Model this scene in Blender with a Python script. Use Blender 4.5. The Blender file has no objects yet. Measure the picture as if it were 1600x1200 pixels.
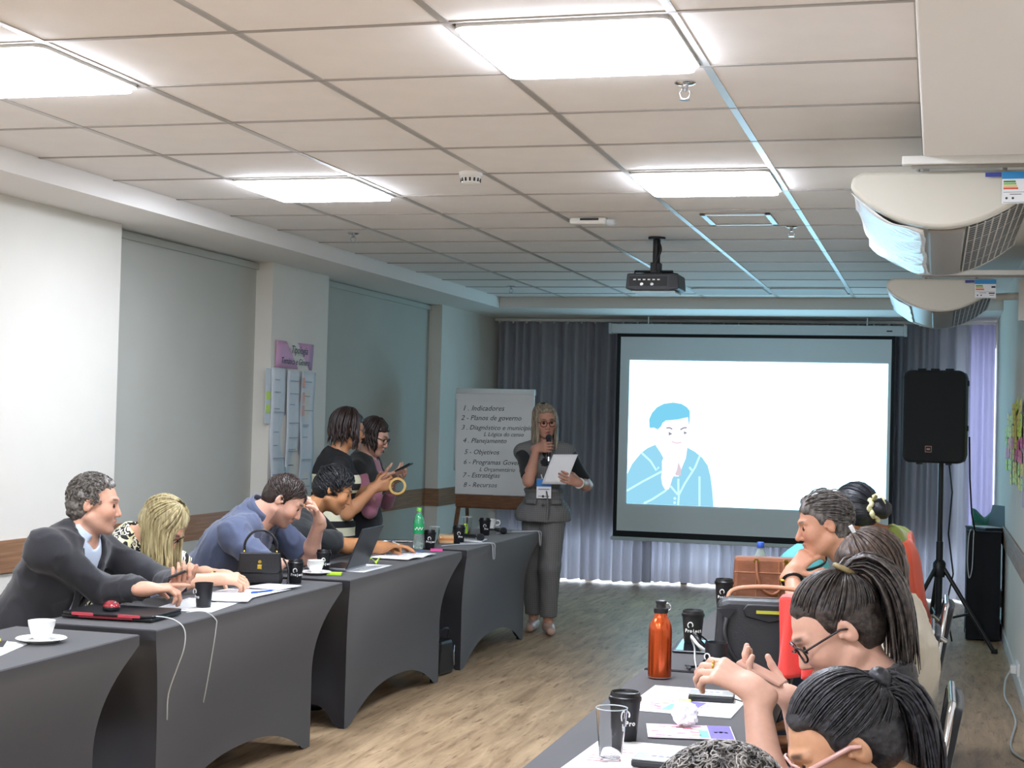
import bpy, bmesh, math, random
import numpy as np
from mathutils import Vector, Matrix
random.seed(7)
rng = np.random.default_rng(7)
scene = bpy.context.scene
col = scene.collection

# ------------------------------------------------------------------ camera
CAM_H = 1.55
F_PX, YAW, PITCH, ROLL = 2392.84, 0.271538539, 0.0223482, 0.0255742
_f = Vector((-math.sin(YAW)*math.cos(PITCH), math.cos(YAW)*math.cos(PITCH), math.sin(PITCH)))
_r = Vector((math.cos(YAW), math.sin(YAW), 0)); _u = _r.cross(_f)
_r2 = _r*math.cos(ROLL) + _u*math.sin(ROLL); _u2 = _u*math.cos(ROLL) - _r*math.sin(ROLL)
cam_data = bpy.data.cameras.new('camera'); cam = bpy.data.objects.new('camera', cam_data); col.objects.link(cam)
cam_data.sensor_width = 36.0; cam_data.lens = 36.0*F_PX/1600.0; cam_data.clip_start = 0.02; cam_data.clip_end = 200
cam.matrix_world = Matrix(((_r2.x, _u2.x, -_f.x, 0), (_r2.y, _u2.y, -_f.y, 0), (_r2.z, _u2.z, -_f.z, CAM_H), (0, 0, 0, 1)))
scene.camera = cam

# ------------------------------------------------------------------ world and exposure
EXPO = 2.62
world = bpy.data.worlds.new('world'); scene.world = world; world.use_nodes = True
_bg = world.node_tree.nodes['Background']
_bg.inputs[0].default_value = (0.80, 0.90, 1.0, 1); _bg.inputs[1].default_value = 1.3
scene.view_settings.view_transform = 'Standard'
scene.view_settings.look = 'None'
scene.view_settings.gamma = 1.0
scene.view_settings.use_curve_mapping = False
scene.view_settings.exposure = EXPO
PANEL_STRENGTH = 8.0
SCREEN_STRENGTH = 0.8

# ------------------------------------------------------------------ materials
def lin(h):
    if isinstance(h, (tuple, list)): return tuple(h)
    h = h.lstrip('#'); o = []
    for i in (0, 2, 4):
        c = int(h[i:i+2], 16)/255.0
        o.append(c/12.92 if c <= .04045 else ((c+.055)/1.055)**2.4)
    return tuple(o)
MATS = {}
def new_mat(name):
    m = bpy.data.materials.new(name); m.use_nodes = True
    nt = m.node_tree; b = nt.nodes['Principled BSDF']
    return m, nt, b
def N(nt, t, **kw):
    n = nt.nodes.new(t)
    for k, v in kw.items(): setattr(n, k, v)
    return n
def pmat(name, c, rough=.5, metal=0., spec=.5, vary=None, bump=None, emit=None, trans=0., alpha=1., sheen=0., coat=0., stretch=None, ior=None, sss=0.):
    """plain procedural material: colour, optional noise variation (scale, amount) and bump (scale, strength)"""
    if name in MATS: return MATS[name]
    m, nt, b = new_mat(name); c = lin(c)
    b.inputs['Base Color'].default_value = (*c, 1); b.inputs['Roughness'].default_value = rough
    b.inputs['Metallic'].default_value = metal; b.inputs['Specular IOR Level'].default_value = spec
    b.inputs['Transmission Weight'].default_value = trans; b.inputs['Alpha'].default_value = alpha
    b.inputs['Sheen Weight'].default_value = sheen; b.inputs['Coat Weight'].default_value = coat
    if ior: b.inputs['IOR'].default_value = ior
    if sss: 
        b.inputs['Subsurface Weight'].default_value = sss; b.inputs['Subsurface Radius'].default_value = (.01, .004, .002); b.inputs['Subsurface Scale'].default_value = .5
    if emit:
        b.inputs['Emission Color'].default_value = (*lin(emit[0]), 1); b.inputs['Emission Strength'].default_value = emit[1]
    if vary or bump:
        tc = N(nt, 'ShaderNodeTexCoord'); mp = N(nt, 'ShaderNodeMapping')
        nt.links.new(tc.outputs['Object'], mp.inputs['Vector'])
        if stretch: mp.inputs['Scale'].default_value = stretch
    if vary:
        no = N(nt, 'ShaderNodeTexNoise'); no.inputs['Scale'].default_value = vary[0]; no.inputs['Detail'].default_value = 5
        rp = N(nt, 'ShaderNodeValToRGB'); a = vary[1]
        rp.color_ramp.elements[0].position = .3; rp.color_ramp.elements[1].position = .7
        rp.color_ramp.elements[0].color = (*[max(0, x*(1-a)) for x in c], 1); rp.color_ramp.elements[1].color = (*[min(1, x*(1+a)) for x in c], 1)
        nt.links.new(mp.outputs[0], no.inputs['Vector']); nt.links.new(no.outputs['Fac'], rp.inputs[0]); nt.links.new(rp.outputs[0], b.inputs['Base Color'])
    if bump:
        no = N(nt, 'ShaderNodeTexNoise'); no.inputs['Scale'].default_value = bump[0]; no.inputs['Detail'].default_value = 4
        bp = N(nt, 'ShaderNodeBump'); bp.inputs['Strength'].default_value = bump[1]; bp.inputs['Distance'].default_value = .01
        nt.links.new(mp.outputs[0], no.inputs['Vector']); nt.links.new(no.outputs['Fac'], bp.inputs['Height']); nt.links.new(bp.outputs[0], b.inputs['Normal'])
    MATS[name] = m; return m
def emat(name, c, s):
    if name in MATS: return MATS[name]
    m = bpy.data.materials.new(name); m.use_nodes = True; nt = m.node_tree
    nt.nodes.remove(nt.nodes['Principled BSDF']); e = N(nt, 'ShaderNodeEmission')
    e.inputs[0].default_value = (*lin(c), 1); e.inputs[1].default_value = s
    nt.links.new(e.outputs[0], nt.nodes['Material Output'].inputs[0]); MATS[name] = m; return m

# ------------------------------------------------------------------ mesh building
class MB:
    def __init__(s): s.v = []; s.f = []
    def add(s, vs, fs):
        o = len(s.v); s.v.extend([tuple(map(float, q)) for q in vs]); s.f.extend([tuple(i+o for i in f) for f in fs]); return s
    def box(s, x0, x1, y0, y1, z0, z1):
        return s.add([(x0,y0,z0),(x1,y0,z0),(x1,y1,z0),(x0,y1,z0),(x0,y0,z1),(x1,y0,z1),(x1,y1,z1),(x0,y1,z1)],
                     [(0,3,2,1),(4,5,6,7),(0,1,5,4),(1,2,6,5),(2,3,7,6),(3,0,4,7)])
    def obox(s, c, sz, M=None):
        c = Vector(c); M = M or Matrix.Identity(3); h = [q/2 for q in sz]; vs = []
        for dz in (-1, 1):
            for dx, dy in ((-1,-1),(1,-1),(1,1),(-1,1)): vs.append(c + M @ Vector((dx*h[0], dy*h[1], dz*h[2])))
        return s.add(vs, [(0,3,2,1),(4,5,6,7),(0,1,5,4),(1,2,6,5),(2,3,7,6),(3,0,4,7)])
    def tube(s, pts, r, n=8, cap=True, flat=1.0, up=None):
        pts = [Vector(p) for p in pts]; m = len(pts)
        rs = r if isinstance(r, (list, tuple)) else [r]*m
        prev = None; vs = []
        for i, p in enumerate(pts):
            t = (pts[min(i+1, m-1)] - pts[max(i-1, 0)])
            if t.length < 1e-9: t = Vector((0, 0, 1))
            t.normalize()
            if prev is None:
                a = Vector(up) if up else (Vector((0, 0, 1)) if abs(t.z) < .9 else Vector((1, 0, 0)))
            else: a = prev
            a = (a - t*a.dot(t))
            if a.length < 1e-6: a = t.orthogonal()
            a.normalize(); prev = a; b = t.cross(a)
            for k in range(n):
                w = 2*math.pi*k/n; vs.append(p + a*(math.cos(w)*rs[i]*flat) + b*(math.sin(w)*rs[i]))
        fs = []
        for i in range(m-1):
            for k in range(n):
                k2 = (k+1) % n; fs.append((i*n+k, i*n+k2, (i+1)*n+k2, (i+1)*n+k))
        if cap: fs.append(tuple(range(n-1, -1, -1))); fs.append(tuple((m-1)*n+k for k in range(n)))
        return s.add(vs, fs)
    def stube(s, pts, r, n=8, **kw):
        """tube along a smooth curve through the points"""
        P = [Vector(p) for p in pts]; P = [P[0]*2-P[1]] + P + [P[-1]*2-P[-2]]; o = []; m = 5; rr = r if isinstance(r, (list, tuple)) else [r]*len(pts); ro = []
        for i in range(1, len(P)-2):
            for k in range(m):
                t = k/m; a, b, c, d = P[i-1:i+3]
                o.append((b*2 + (c-a)*t + (a*2-b*5+c*4-d)*t*t + (b*3-a-c*3+d)*t**3)*.5); ro.append(rr[i-1]+(rr[i]-rr[i-1])*t)
        o.append(P[-2]); ro.append(rr[-1]); return s.tube(o, ro, n, **kw)
    def cyl(s, p0, p1, r0, r1=None, n=16): return s.tube([p0, p1], [r0, r0 if r1 is None else r1], n)
    def lathe(s, prof, n=24, c=(0, 0, 0), M=None):
        M = M or Matrix.Identity(3); c = Vector(c); vs = []; fs = []; m = len(prof)
        for r, z in prof:
            for k in range(n):
                w = 2*math.pi*k/n; vs.append(c + M @ Vector((r*math.cos(w), r*math.sin(w), z)))
        for i in range(m-1):
            for k in range(n):
                k2 = (k+1) % n; fs.append((i*n+k, i*n+k2, (i+1)*n+k2, (i+1)*n+k))
        loop = tuple(prof[0]) == tuple(prof[-1])
        if prof[0][0] > 1e-6 and not loop: fs.append(tuple(range(n-1, -1, -1)))
        if prof[-1][0] > 1e-6 and not loop: fs.append(tuple((m-1)*n+k for k in range(n)))
        return s.add(vs, fs)
    def prism(s, poly, d0, d1, fn):
        """poly: 2D outline, fn(a, b, d) -> 3D"""
        n = len(poly); vs = [fn(a, b, d0) for a, b in poly] + [fn(a, b, d1) for a, b in poly]
        fs = [tuple(range(n-1, -1, -1)), tuple(range(n, 2*n))] + [(i, (i+1) % n, n+(i+1) % n, n+i) for i in range(n)]
        return s.add(vs, fs)
    def grid(s, fn, nu, nv, closed=False):
        vs = [fn(i/nu, j/nv) for j in range(nv+1) for i in range(nu+1)]; w = nu+1
        return s.add(vs, [(j*w+i, j*w+i+1, (j+1)*w+i+1, (j+1)*w+i) for j in range(nv) for i in range(nu)])
    def build(s, name, mat, parent=None, smooth=None, bevel=0, solid=0, loc=None, rotz=0, recalc=True):
        me = bpy.data.meshes.new(name); me.from_pydata(s.v, [], s.f)
        if recalc:
            bm = bmesh.new(); bm.from_mesh(me); bmesh.ops.recalc_face_normals(bm, faces=bm.faces); bm.to_mesh(me); bm.free()
        if smooth is not None:
            me.shade_smooth()
            if smooth < 180: me.set_sharp_from_angle(angle=math.radians(smooth))
        for mt in (mat if isinstance(mat, (list, tuple)) else [mat]): me.materials.append(mt)
        o = bpy.data.objects.new(name, me); col.objects.link(o)
        if parent: o.parent = parent
        if loc: o.location = loc
        o.rotation_euler.z = rotz
        if bevel:
            md = o.modifiers.new('bevel', 'BEVEL'); md.width = bevel; md.segments = 2; md.limit_method = 'ANGLE'
        if solid:
            md = o.modifiers.new('solid', 'SOLIDIFY'); md.thickness = solid; md.offset = 0
        return o
def thing(name, label, cat, loc=(0, 0, 0), rotz=0, group=None):
    o = bpy.data.objects.new(name, None); col.objects.link(o); o.location = loc; o.rotation_euler.z = rotz
    o.empty_display_size = .1
    return tag(o, label, cat, group)
def tag(o, label, cat, group=None):
    o['label'] = label; o['category'] = cat
    if group: o['group'] = group
    return o
def struct(o, label=None):
    o['kind'] = 'structure'
    if label: o['label'] = label
    return o
def copy_tree(o, parent=None):
    c = o.copy(); col.objects.link(c); c.parent = parent
    for ch in list(o.children): copy_tree(ch, c)
    return c
def text(name, body, size, M, mat, parent=None, shear=0., align='LEFT', thick=.0004, bold=0.):
    """flat lettering; M is a 4x4 frame whose x/y span the surface"""
    cu = bpy.data.curves.new(name, 'FONT'); cu.body = body; cu.size = size; cu.shear = shear; cu.align_x = align; cu.extrude = thick; cu.offset = bold
    cu.resolution_u = 2
    t = bpy.data.objects.new(name, cu); col.objects.link(t)
    bpy.context.view_layer.update()
    me = bpy.data.meshes.new_from_object(t.evaluated_get(bpy.context.evaluated_depsgraph_get()))
    bpy.data.objects.remove(t); bpy.data.curves.remove(cu)
    me.transform(M); me.materials.clear(); me.materials.append(mat); me.name = name
    o = bpy.data.objects.new(name, me); col.objects.link(o)
    if parent: o.parent = parent
    return o
def frame(o, x, y):
    x = Vector(x).normalized(); y = Vector(y); y = (y - x*y.dot(x)).normalized(); z = x.cross(y); o = Vector(o)
    return Matrix(((x.x, y.x, z.x, o.x), (x.y, y.y, z.y, o.y), (x.z, y.z, z.z, o.z), (0, 0, 0, 1)))
def rotz(a): return Matrix.Rotation(a, 3, 'Z')
# ------------------------------------------------------------------ room materials
def wood_floor():
    m, nt, b = new_mat('wood_floor')
    tc = N(nt, 'ShaderNodeTexCoord'); mp = N(nt, 'ShaderNodeMapping'); nt.links.new(tc.outputs['Object'], mp.inputs[0])
    mp.inputs['Rotation'].default_value = (0, 0, math.radians(90))
    br = N(nt, 'ShaderNodeTexBrick'); br.offset = .37; br.inputs['Scale'].default_value = 1; br.inputs['Brick Width'].default_value = 1.22; br.inputs['Row Height'].default_value = .18
    br.inputs['Mortar Size'].default_value = .0012; br.inputs['Color1'].default_value = (.35, .35, .35, 1); br.inputs['Color2'].default_value = (.65, .65, .65, 1); br.inputs['Mortar'].default_value = (.25, .25, .25, 1)
    nt.links.new(mp.outputs[0], br.inputs['Vector'])
    m2 = N(nt, 'ShaderNodeMapping'); m2.inputs['Scale'].default_value = (7, .9, 1); nt.links.new(tc.outputs['Object'], m2.inputs[0])
    n1 = N(nt, 'ShaderNodeTexNoise'); n1.inputs['Scale'].default_value = 2.2; n1.inputs['Detail'].default_value = 8; n1.inputs['Roughness'].default_value = .62; n1.inputs['Distortion'].default_value = .6
    nt.links.new(m2.outputs[0], n1.inputs['Vector'])
    m3 = N(nt, 'ShaderNodeMapping'); m3.inputs['Scale'].default_value = (22, 3.2, 1); nt.links.new(tc.outputs['Object'], m3.inputs[0])
    n2 = N(nt, 'ShaderNodeTexNoise'); n2.inputs['Scale'].default_value = 1.6; n2.inputs['Detail'].default_value = 3; nt.links.new(m3.outputs[0], n2.inputs['Vector'])
    r1 = N(nt, 'ShaderNodeValToRGB'); e = r1.color_ramp.elements
    e[0].position = .28; e[0].color = (*lin('#8a7155'), 1); e[1].position = .68; e[1].color = (*lin('#c6ab88'), 1)
    nt.links.new(n1.outputs['Fac'], r1.inputs[0])
    r2 = N(nt, 'ShaderNodeValToRGB'); r2.color_ramp.elements[0].position = .30; r2.color_ramp.elements[0].color = (.42, .36, .30, 1); r2.color_ramp.elements[1].position = .42; r2.color_ramp.elements[1].color = (1, 1, 1, 1)
    nt.links.new(n2.outputs['Fac'], r2.inputs[0])
    mx = N(nt, 'ShaderNodeMixRGB', blend_type='MULTIPLY'); mx.inputs[0].default_value = .75
    nt.links.new(r1.outputs[0], mx.inputs[1]); nt.links.new(r2.outputs[0], mx.inputs[2])
    mx2 = N(nt, 'ShaderNodeMixRGB', blend_type='OVERLAY'); mx2.inputs[0].default_value = .28
    nt.links.new(mx.outputs[0], mx2.inputs[1]); nt.links.new(br.outputs['Color'], mx2.inputs[2])
    nt.links.new(mx2.outputs[0], b.inputs['Base Color']); b.inputs['Roughness'].default_value = .42; b.inputs['Specular IOR Level'].default_value = .45
    bp = N(nt, 'ShaderNodeBump'); bp.inputs['Strength'].default_value = .12; bp.inputs['Distance'].default_value = .004
    nt.links.new(n1.outputs['Fac'], bp.inputs['Height']); nt.links.new(bp.outputs[0], b.inputs['Normal'])
    return m
def wood_rail(name, c1, c2):
    m, nt, b = new_mat(name)
    tc = N(nt, 'ShaderNodeTexCoord'); mp = N(nt, 'ShaderNodeMapping'); mp.inputs['Scale'].default_value = (4, 1.2, 30); nt.links.new(tc.outputs['Object'], mp.inputs[0])
    n1 = N(nt, 'ShaderNodeTexNoise'); n1.inputs['Scale'].default_value = 2.5; n1.inputs['Detail'].default_value = 6; n1.inputs['Distortion'].default_value = .5; nt.links.new(mp.outputs[0], n1.inputs['Vector'])
    r = N(nt, 'ShaderNodeValToRGB'); r.color_ramp.elements[0].position = .3; r.color_ramp.elements[1].position = .7
    r.color_ramp.elements[0].color = (*lin(c1), 1); r.color_ramp.elements[1].color = (*lin(c2), 1)
    nt.links.new(n1.outputs['Fac'], r.inputs[0]); nt.links.new(r.outputs[0], b.inputs['Base Color']); b.inputs['Roughness'].default_value = .45
    MATS[name] = m; return m
M_FLOOR = wood_floor()
M_WALL = pmat('wall_paint', '#dcd9d0', .75, vary=(3, .02), bump=(120, .03))
M_PANEL = pmat('recess_panel_fabric', '#b4b6ae', .85, vary=(2, .03), bump=(300, .08))
M_CEIL = pmat('ceiling_plaster', '#e9e6e2', .8, bump=(60, .02))
M_TILE = pmat('ceiling_tile_mineral', '#ebe7e3', .75, vary=(6, .02), bump=(90, .06))
M_BAR = pmat('grid_bar_enamel', '#aea8a2', .28, metal=.0, spec=.8)
M_CROSS = pmat('cross_bar_enamel', '#a39d97', .5)
M_RAIL = wood_rail('wood_rail', '#7c5a41', '#a07a5b')
M_BASE = pmat('baseboard_white', '#d8d8d4', .5)
M_BLACK = pmat('black_plastic', '#17181b', .42, bump=(150, .03))
M_CHROME = pmat('chrome', '#d5d8dc', .14, metal=1.)
M_WHITEP = pmat('white_plastic', '#e6e6e2', .35)
M_PAPER = pmat('white_paper', '#f8f9fb', .7, vary=(8, .02))
M_INK = pmat('ink_dark', '#2c2f38', .6)
M_WOODEASEL = wood_rail('easel_wood', '#6d4428', '#8c5d3b')

XL, XR, XREC = -4.20, .50, -4.33
Y0, Y1 = -3.2, 14.75
ZC, ZS = 2.628, 2.53
# ---- floor and ceiling
fl = struct(MB().box(XL-.4, XR+.3, Y0-.3, Y1+.1, -.08, 0).build('floor', M_FLOOR), 'wood-look vinyl floor with long brown grain')
ceil = struct(MB().box(XL-.4, XR+.3, Y0-.3, Y1+.1, ZC+.03, ZC+.13).build('ceiling', M_CEIL), 'white suspended tile ceiling')
XG = [-.691-.626*k for k in range(4, -1, -1)] + [-.065]       # long grid lines L1..L5 and right edge
XG = [-3.78] + XG
GY0 = 3.955-.625*11
LIGHT_CELLS = {}
ton = MB().box(-.306, .306, -.306, .306, 0, .014)
tile_me = None
rows = []
j = 0
while GY0 + .625*j < 13.05: rows.append((GY0+.625*j, min(GY0+.625*(j+1), 13.1))); j += 1
light_cols = (1, 4); light_rows = [3.955-.625*8, 3.955-.625*4, 3.955, 3.955+.625*4]
def is_light(ci, y): return ci in light_cols and any(abs(y-q) < .01 for q in light_rows)
def is_screenlit(ci, y): return ci in (3, 4) and abs(y-(3.955+.625*13)) < .01
for ci in range(6):
    for (ya, yb) in rows:
        if is_light(ci, ya) or is_screenlit(ci, ya): continue
        xa, xb = XG[ci], XG[ci+1]
        o = None
        if tile_me is None:
            o = ton.build('ceiling_tile', M_TILE, ceil, bevel=0); tile_me = o.data
        else:
            o = bpy.data.objects.new('ceiling_tile', tile_me); col.objects.link(o); o.parent = ceil
        o.location = ((xa+xb)/2, (ya+yb)/2, ZC + random.uniform(0, .0015)); o.scale = ((xb-xa-.012)/.612, (yb-ya-.009)/.612, 1)
for x in XG[1:]:
    MB().box(x-.013, x+.013, Y0, 13.1, ZC-.003, ZC+.03).build('grid_bar', M_BAR, ceil)
for (ya, yb) in rows[1:]:
    MB().box(-3.78, -.065, ya-.008, ya+.008, ZC-.0035, ZC+.02).build('cross_bar', M_CROSS, ceil)
# ---- soffits
struct(MB().box(XL-.3, -3.78, Y0, 13.1, ZS, ZC+.03).build('trim_1', M_CEIL), 'plaster soffit running along the left wall')
struct(MB().box(XL-.3, XR+.2, 13.1, Y1, ZS+.0, ZC+.03).build('trim_2', M_CEIL), 'plaster soffit above the curtains')
struct(MB().box(-.065, XR+.2, 5.22, 13.1, ZC-.001, ZC+.03).build('trim_3', M_CEIL), 'flat plaster strip beside ceiling tiles')
struct(MB().box(-.062, XR+.2, Y0, 5.22, 2.45, ZC+.03).build('trim_4', M_CEIL, bevel=.006), 'boxed plaster beam above the right wall')
# ---- walls
wl = struct(MB().box(XL-.25, XREC, Y0, Y1, 0, ZS).build('wall_left', M_WALL), 'pale left wall with recessed bays')
MB().box(XREC, XL, Y0, 7.27, 0, ZS).build('wall_pier', M_WALL, wl)
MB().box(XREC, XL, 9.2, 10.15, 0, ZS).build('wall_pier', M_WALL, wl)
MB().box(XREC, XL, 12.75, Y1, 0, ZS).build('wall_pier', M_WALL, wl)
for a, b_ in ((7.27, 9.2), (10.15, 12.75)):
    MB().box(XREC, XREC+.012, a, b_, .1, ZS-.035).build('fabric_panel', M_PANEL, wl)
    MB().box(XREC, XREC+.03, a, b_, ZS-.05, ZS-.012).build('header_strip', M_PANEL, wl)
wr = struct(MB().box(XR, XR+.2, Y0, Y1, 0, ZC).build('wall_right', M_WALL), 'pale right wall')
struct(MB().box(XL-.3, XR+.2, Y0-.2, Y0, 0, ZC).build('wall_back', M_WALL))
# rails
rail_k = 0
def rail(x, a, b_, side):
    z0, z1 = .765, .918
    o = MB().box(min(x, x+side*.016), max(x, x+side*.016), a, b_, z0, z1).build('wood_rail_board', M_RAIL, wl if side > 0 else wr, bevel=.002)
rail(XL, Y0, 7.27, 1); rail(XREC, 7.27, 9.2, 1); rail(XL, 9.2, 10.15, 1); rail(XREC, 10.15, 12.75, 1); rail(XL, 12.75, Y1-.3, 1)
for y in (9.2, 12.75): MB().box(XREC+.016, XL+.016, y-.016, y, .765, .918).build('wood_rail_board', M_RAIL, wl)
for a, b_ in ((Y0, 2.0), (2.0, 5.6), (5.6, 9.2), (9.2, Y1-.3)): MB().box(XR-.016, XR, a+.002, b_-.002, .69, .84).build('wood_rail_board', M_RAIL, wr, bevel=.002)
struct(MB().box(XR-.014, XR, Y0, Y1, 0, .09).build('baseboard_right', M_BASE, bevel=.003))
struct(MB().box(XL, XL+.014, Y0, 7.27, 0, .09).build('baseboard_left', M_BASE, bevel=.003))
# ---- far wall with a low glazed band
wf = struct(MB().box(XL-.3, .28, Y1-.1, Y1+.05, .47, ZS).build('wall_front', M_WALL), 'far wall behind the curtains')
MB().box(.28, XR+.2, Y1-.1, Y1+.05, 2.3, ZS).build('lintel', M_WALL, wf)
win = struct(bpy.data.objects.new('window_1', None), 'low window band glowing behind the curtain hems'); col.objects.link(win)
M_ALU = pmat('window_aluminium', '#5b6067', .4, metal=.6)
M_GLASS = pmat('window_glass', '#f4f8fa', .02, trans=1., ior=1.05, spec=.3)
for z0, z1 in ((.085, .12), (.34, .365), (.44, .47)): MB().box(XL, XR, Y1-.1, Y1-.04, z0, z1).build('window_rail', M_ALU, win)
k = 0; x = XL
MB().box(.29, XR-.01, Y1-.072, Y1-.066, .47, 2.3).build('tall_pane', M_GLASS, win)
while x < XR+.01: MB().box(x-.03, x+.03, Y1-.1, Y1-.04, 0, .47).build('mullion', M_ALU, win); x += .47
x = XL
while x < XR-.1: MB().box(x+.03, x+.44, Y1-.072, Y1-.066, .12, .34).build('pane', M_GLASS, win); MB().box(x+.03, x+.44, Y1-.072, Y1-.066, .365, .44).build('pane', M_GLASS, win); x += .47
# ---- curtains
def curtain_mat(name, c, tr, c2=None):
    m, nt, b = new_mat(name)
    tl = N(nt, 'ShaderNodeBsdfTranslucent'); tl.inputs[0].default_value = (*lin(c2 or c), 1)
    b.inputs['Base Color'].default_value = (*lin(c), 1); b.inputs['Roughness'].default_value = .9; b.inputs['Sheen Weight'].default_value = .2
    mx = N(nt, 'ShaderNodeMixShader'); mx.inputs[0].default_value = tr
    nt.links.new(b.outputs[0], mx.inputs[1]); nt.links.new(tl.outputs[0], mx.inputs[2]); nt.links.new(mx.outputs[0], nt.nodes['Material Output'].inputs[0])
    tc = N(nt, 'ShaderNodeTexCoord'); no = N(nt, 'ShaderNodeTexNoise'); no.inputs['Scale'].default_value = 260
    bp = N(nt, 'ShaderNodeBump'); bp.inputs['Strength'].default_value = .1; nt.links.new(tc.outputs['Object'], no.inputs['Vector']); nt.links.new(no.outputs['Fac'], bp.inputs['Height']); nt.links.new(bp.outputs[0], b.inputs['Normal'])
    return m
M_CURT = curtain_mat('curtain_grey', '#bcbdc8', .33, '#b4b6c4')
M_SHEER = curtain_mat('curtain_lilac', '#a9a6c4', .5, '#b4b0d8')
def curtain(x0, x1, label, mat, seed, amp=.058, yb=14.42, hem=.022, group='curtains on the far wall'):
    r = np.random.default_rng(seed); W = x1-x0; n = int(W/.012); nz = 14
    # irregular pleats: cumulative phase with varying frequency
    fr = np.interp(np.linspace(0, 1, n+1), np.linspace(0, 1, 14), r.uniform(.55, 1.7, 14)); ph = np.cumsum(fr)*.012*2*math.pi/.105
    am = np.interp(np.linspace(0, 1, n+1), np.linspace(0, 1, 18), r.uniform(.45, 1.15, 18))*amp
    sk = r.uniform(-.3, .3)
    b = MB()
    def fn(u, v):
        i = int(round(u*n)); z = 2.495 - v*(2.495-hem)
        a = am[i]*(.75+.35*v); p = ph[i]
        return (x0+W*u + .012*math.sin(p*1.0+1.3)*(.6+v*.4), yb + a*math.sin(p+sk*v) + .3*a*math.sin(2*p+.7+v), z + .006*math.sin(p*.5)*v)
    b.grid(fn, n, nz)
    o = b.build('curtain', mat, None, smooth=180); return tag(o, label, 'curtain', group)
curtain(-4.17, -2.60, 'grey pleated curtain hanging behind the flip chart', M_CURT, 3, yb=14.40)
curtain(-2.68, -.93, 'grey pleated curtain hanging behind the projection screen', M_CURT, 5, yb=14.55, amp=.045)
curtain(-1.0, .29, 'grey pleated curtain hanging behind the loudspeaker', M_CURT, 9, yb=14.40)
curtain(.265, .485, 'backlit lilac curtain in the corner beside right wall', M_SHEER, 11, amp=.03, yb=14.33)
rod = thing('curtain_rail', 'white curtain rail running under the far soffit', 'curtain rail', (0, 0, 0))
MB().box(-4.19, .49, 14.36, 14.40, 2.497, 2.525).build('rail', M_WHITEP, rod, bevel=.003)
for k in range(34):
    MB().box(-4.15+k*.137, -4.135+k*.137, 14.37, 14.39, 2.478, 2.5).build('glider', M_WHITEP, rod)

# ---- ceiling lights
M_DIFF = emat('led_diffuser_lit', '#eaf1ff', PANEL_STRENGTH)
M_SCREENLIT = pmat('screenlit_tile_gloss', '#dfe3e4', .22, spec=.6)  # pale gloss imitating screen light on plain tiles
def rrect(w, h, r, n=6):
    o = []
    for cx, cy, a0 in ((w/2-r, h/2-r, 0), (-w/2+r, h/2-r, 90), (-w/2+r, -h/2+r, 180), (w/2-r, -h/2+r, 270)):
        for k in range(n+1):
            a = math.radians(a0+90*k/n); o.append((cx+r*math.cos(a), cy+r*math.sin(a)))
    return o
def ceiling_light(ci, y, label, on=True):
    xa, xb = XG[ci], XG[ci+1]; t = thing('ceiling_light', label, 'light', ((xa+xb)/2, y+.3125, ZC-(.012 if on else -.004)), 0, 'square ceiling light panels')
    MB().prism(rrect(.598, .598, .04), .0, .02, lambda a, b, d: (a, b, d)).build('frame', M_WHITEP, t)
    MB().prism(rrect(.572, .572, .035), -.016, .001, lambda a, b, d: (a, b, d)).build('diffuser', M_DIFF if on else M_SCREENLIT, t)
    return t
Lb = {1: {3.955: 'lit square panel beside soffit, over the near end of the left tables', 6.455: 'lit square panel beside soffit, over the blond woman'},
      4: {3.955: 'lit square panel next to the plaster beam', 6.455: 'lit square panel next to the first air conditioner'}}
for ci in light_cols:
    for y in light_rows:
        lb = [v for q, v in Lb[ci].items() if abs(q-y) < .02]
        ceiling_light(ci, y, lb[0] if lb else 'lit square ceiling panel in the rear half of room')
ceiling_light(3, 3.955+.625*13, 'pale glossy panel added for ceiling tiles brightened by the screen', False)  # both panels are added, standing in for tiles that catch the screen's light
ceiling_light(4, 3.955+.625*13, 'pale glossy panel added for ceiling tiles brightened by the screen', False)
# ---- ceiling fittings
def sprinkler(x, y, label):
    t = thing('sprinkler', label, 'sprinkler', (x, y, ZC), 0, 'ceiling sprinklers')
    MB().lathe([(.034, 0), (.034, -.004), (.026, -.009), (.012, -.011)], 20).build('escutcheon', M_CHROME, t, smooth=40)
    MB().lathe([(.010, -.008), (.010, -.02), (.007, -.022), (.007, -.03)], 12).build('body', M_CHROME, t, smooth=40)
    for s in (-1, 1): MB().tube([(s*.008, 0, -.022), (s*.017, 0, -.034), (s*.012, 0, -.05), (0, 0, -.056)], .0028, 6).build('frame_arm', M_CHROME, t, smooth=60)
    MB().lathe([(.017, -.056), (.017, -.058), (0, -.058)], 14).build('deflector', M_CHROME, t)
sprinkler(-.79, 4.79, 'sprinkler head below ceiling next to the lit panel by the beam')
sprinkler(-3.37, 8.5, 'sprinkler head in ceiling near the left soffit, above black-shirted man')
sprinkler(-.78, 8.36, 'sprinkler head in ceiling beside the small square grille')
sprinkler(-3.37, 12.0, 'sprinkler head in ceiling near the far left soffit corner')
t = thing('smoke_detector', 'round white smoke detector with dark vents on the ceiling', 'smoke detector', (-2.0, 6.42, ZC))
MB().lathe([(.052, 0), (.052, -.014), (.047, -.018)], 28).build('base', M_WHITEP, t, smooth=35)
MB().lathe([(.044, -.016), (.046, -.024), (.040, -.048), (.030, -.054), (0, -.055)], 28).build('sensor_head', M_WHITEP, t, smooth=35)
for k in range(14):
    a = 2*math.pi*k/14; MB().obox((.0435*math.cos(a), .0435*math.sin(a), -.036), (.004, .008, .016), rotz(a)).build('vent', M_BLACK, t)
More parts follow.
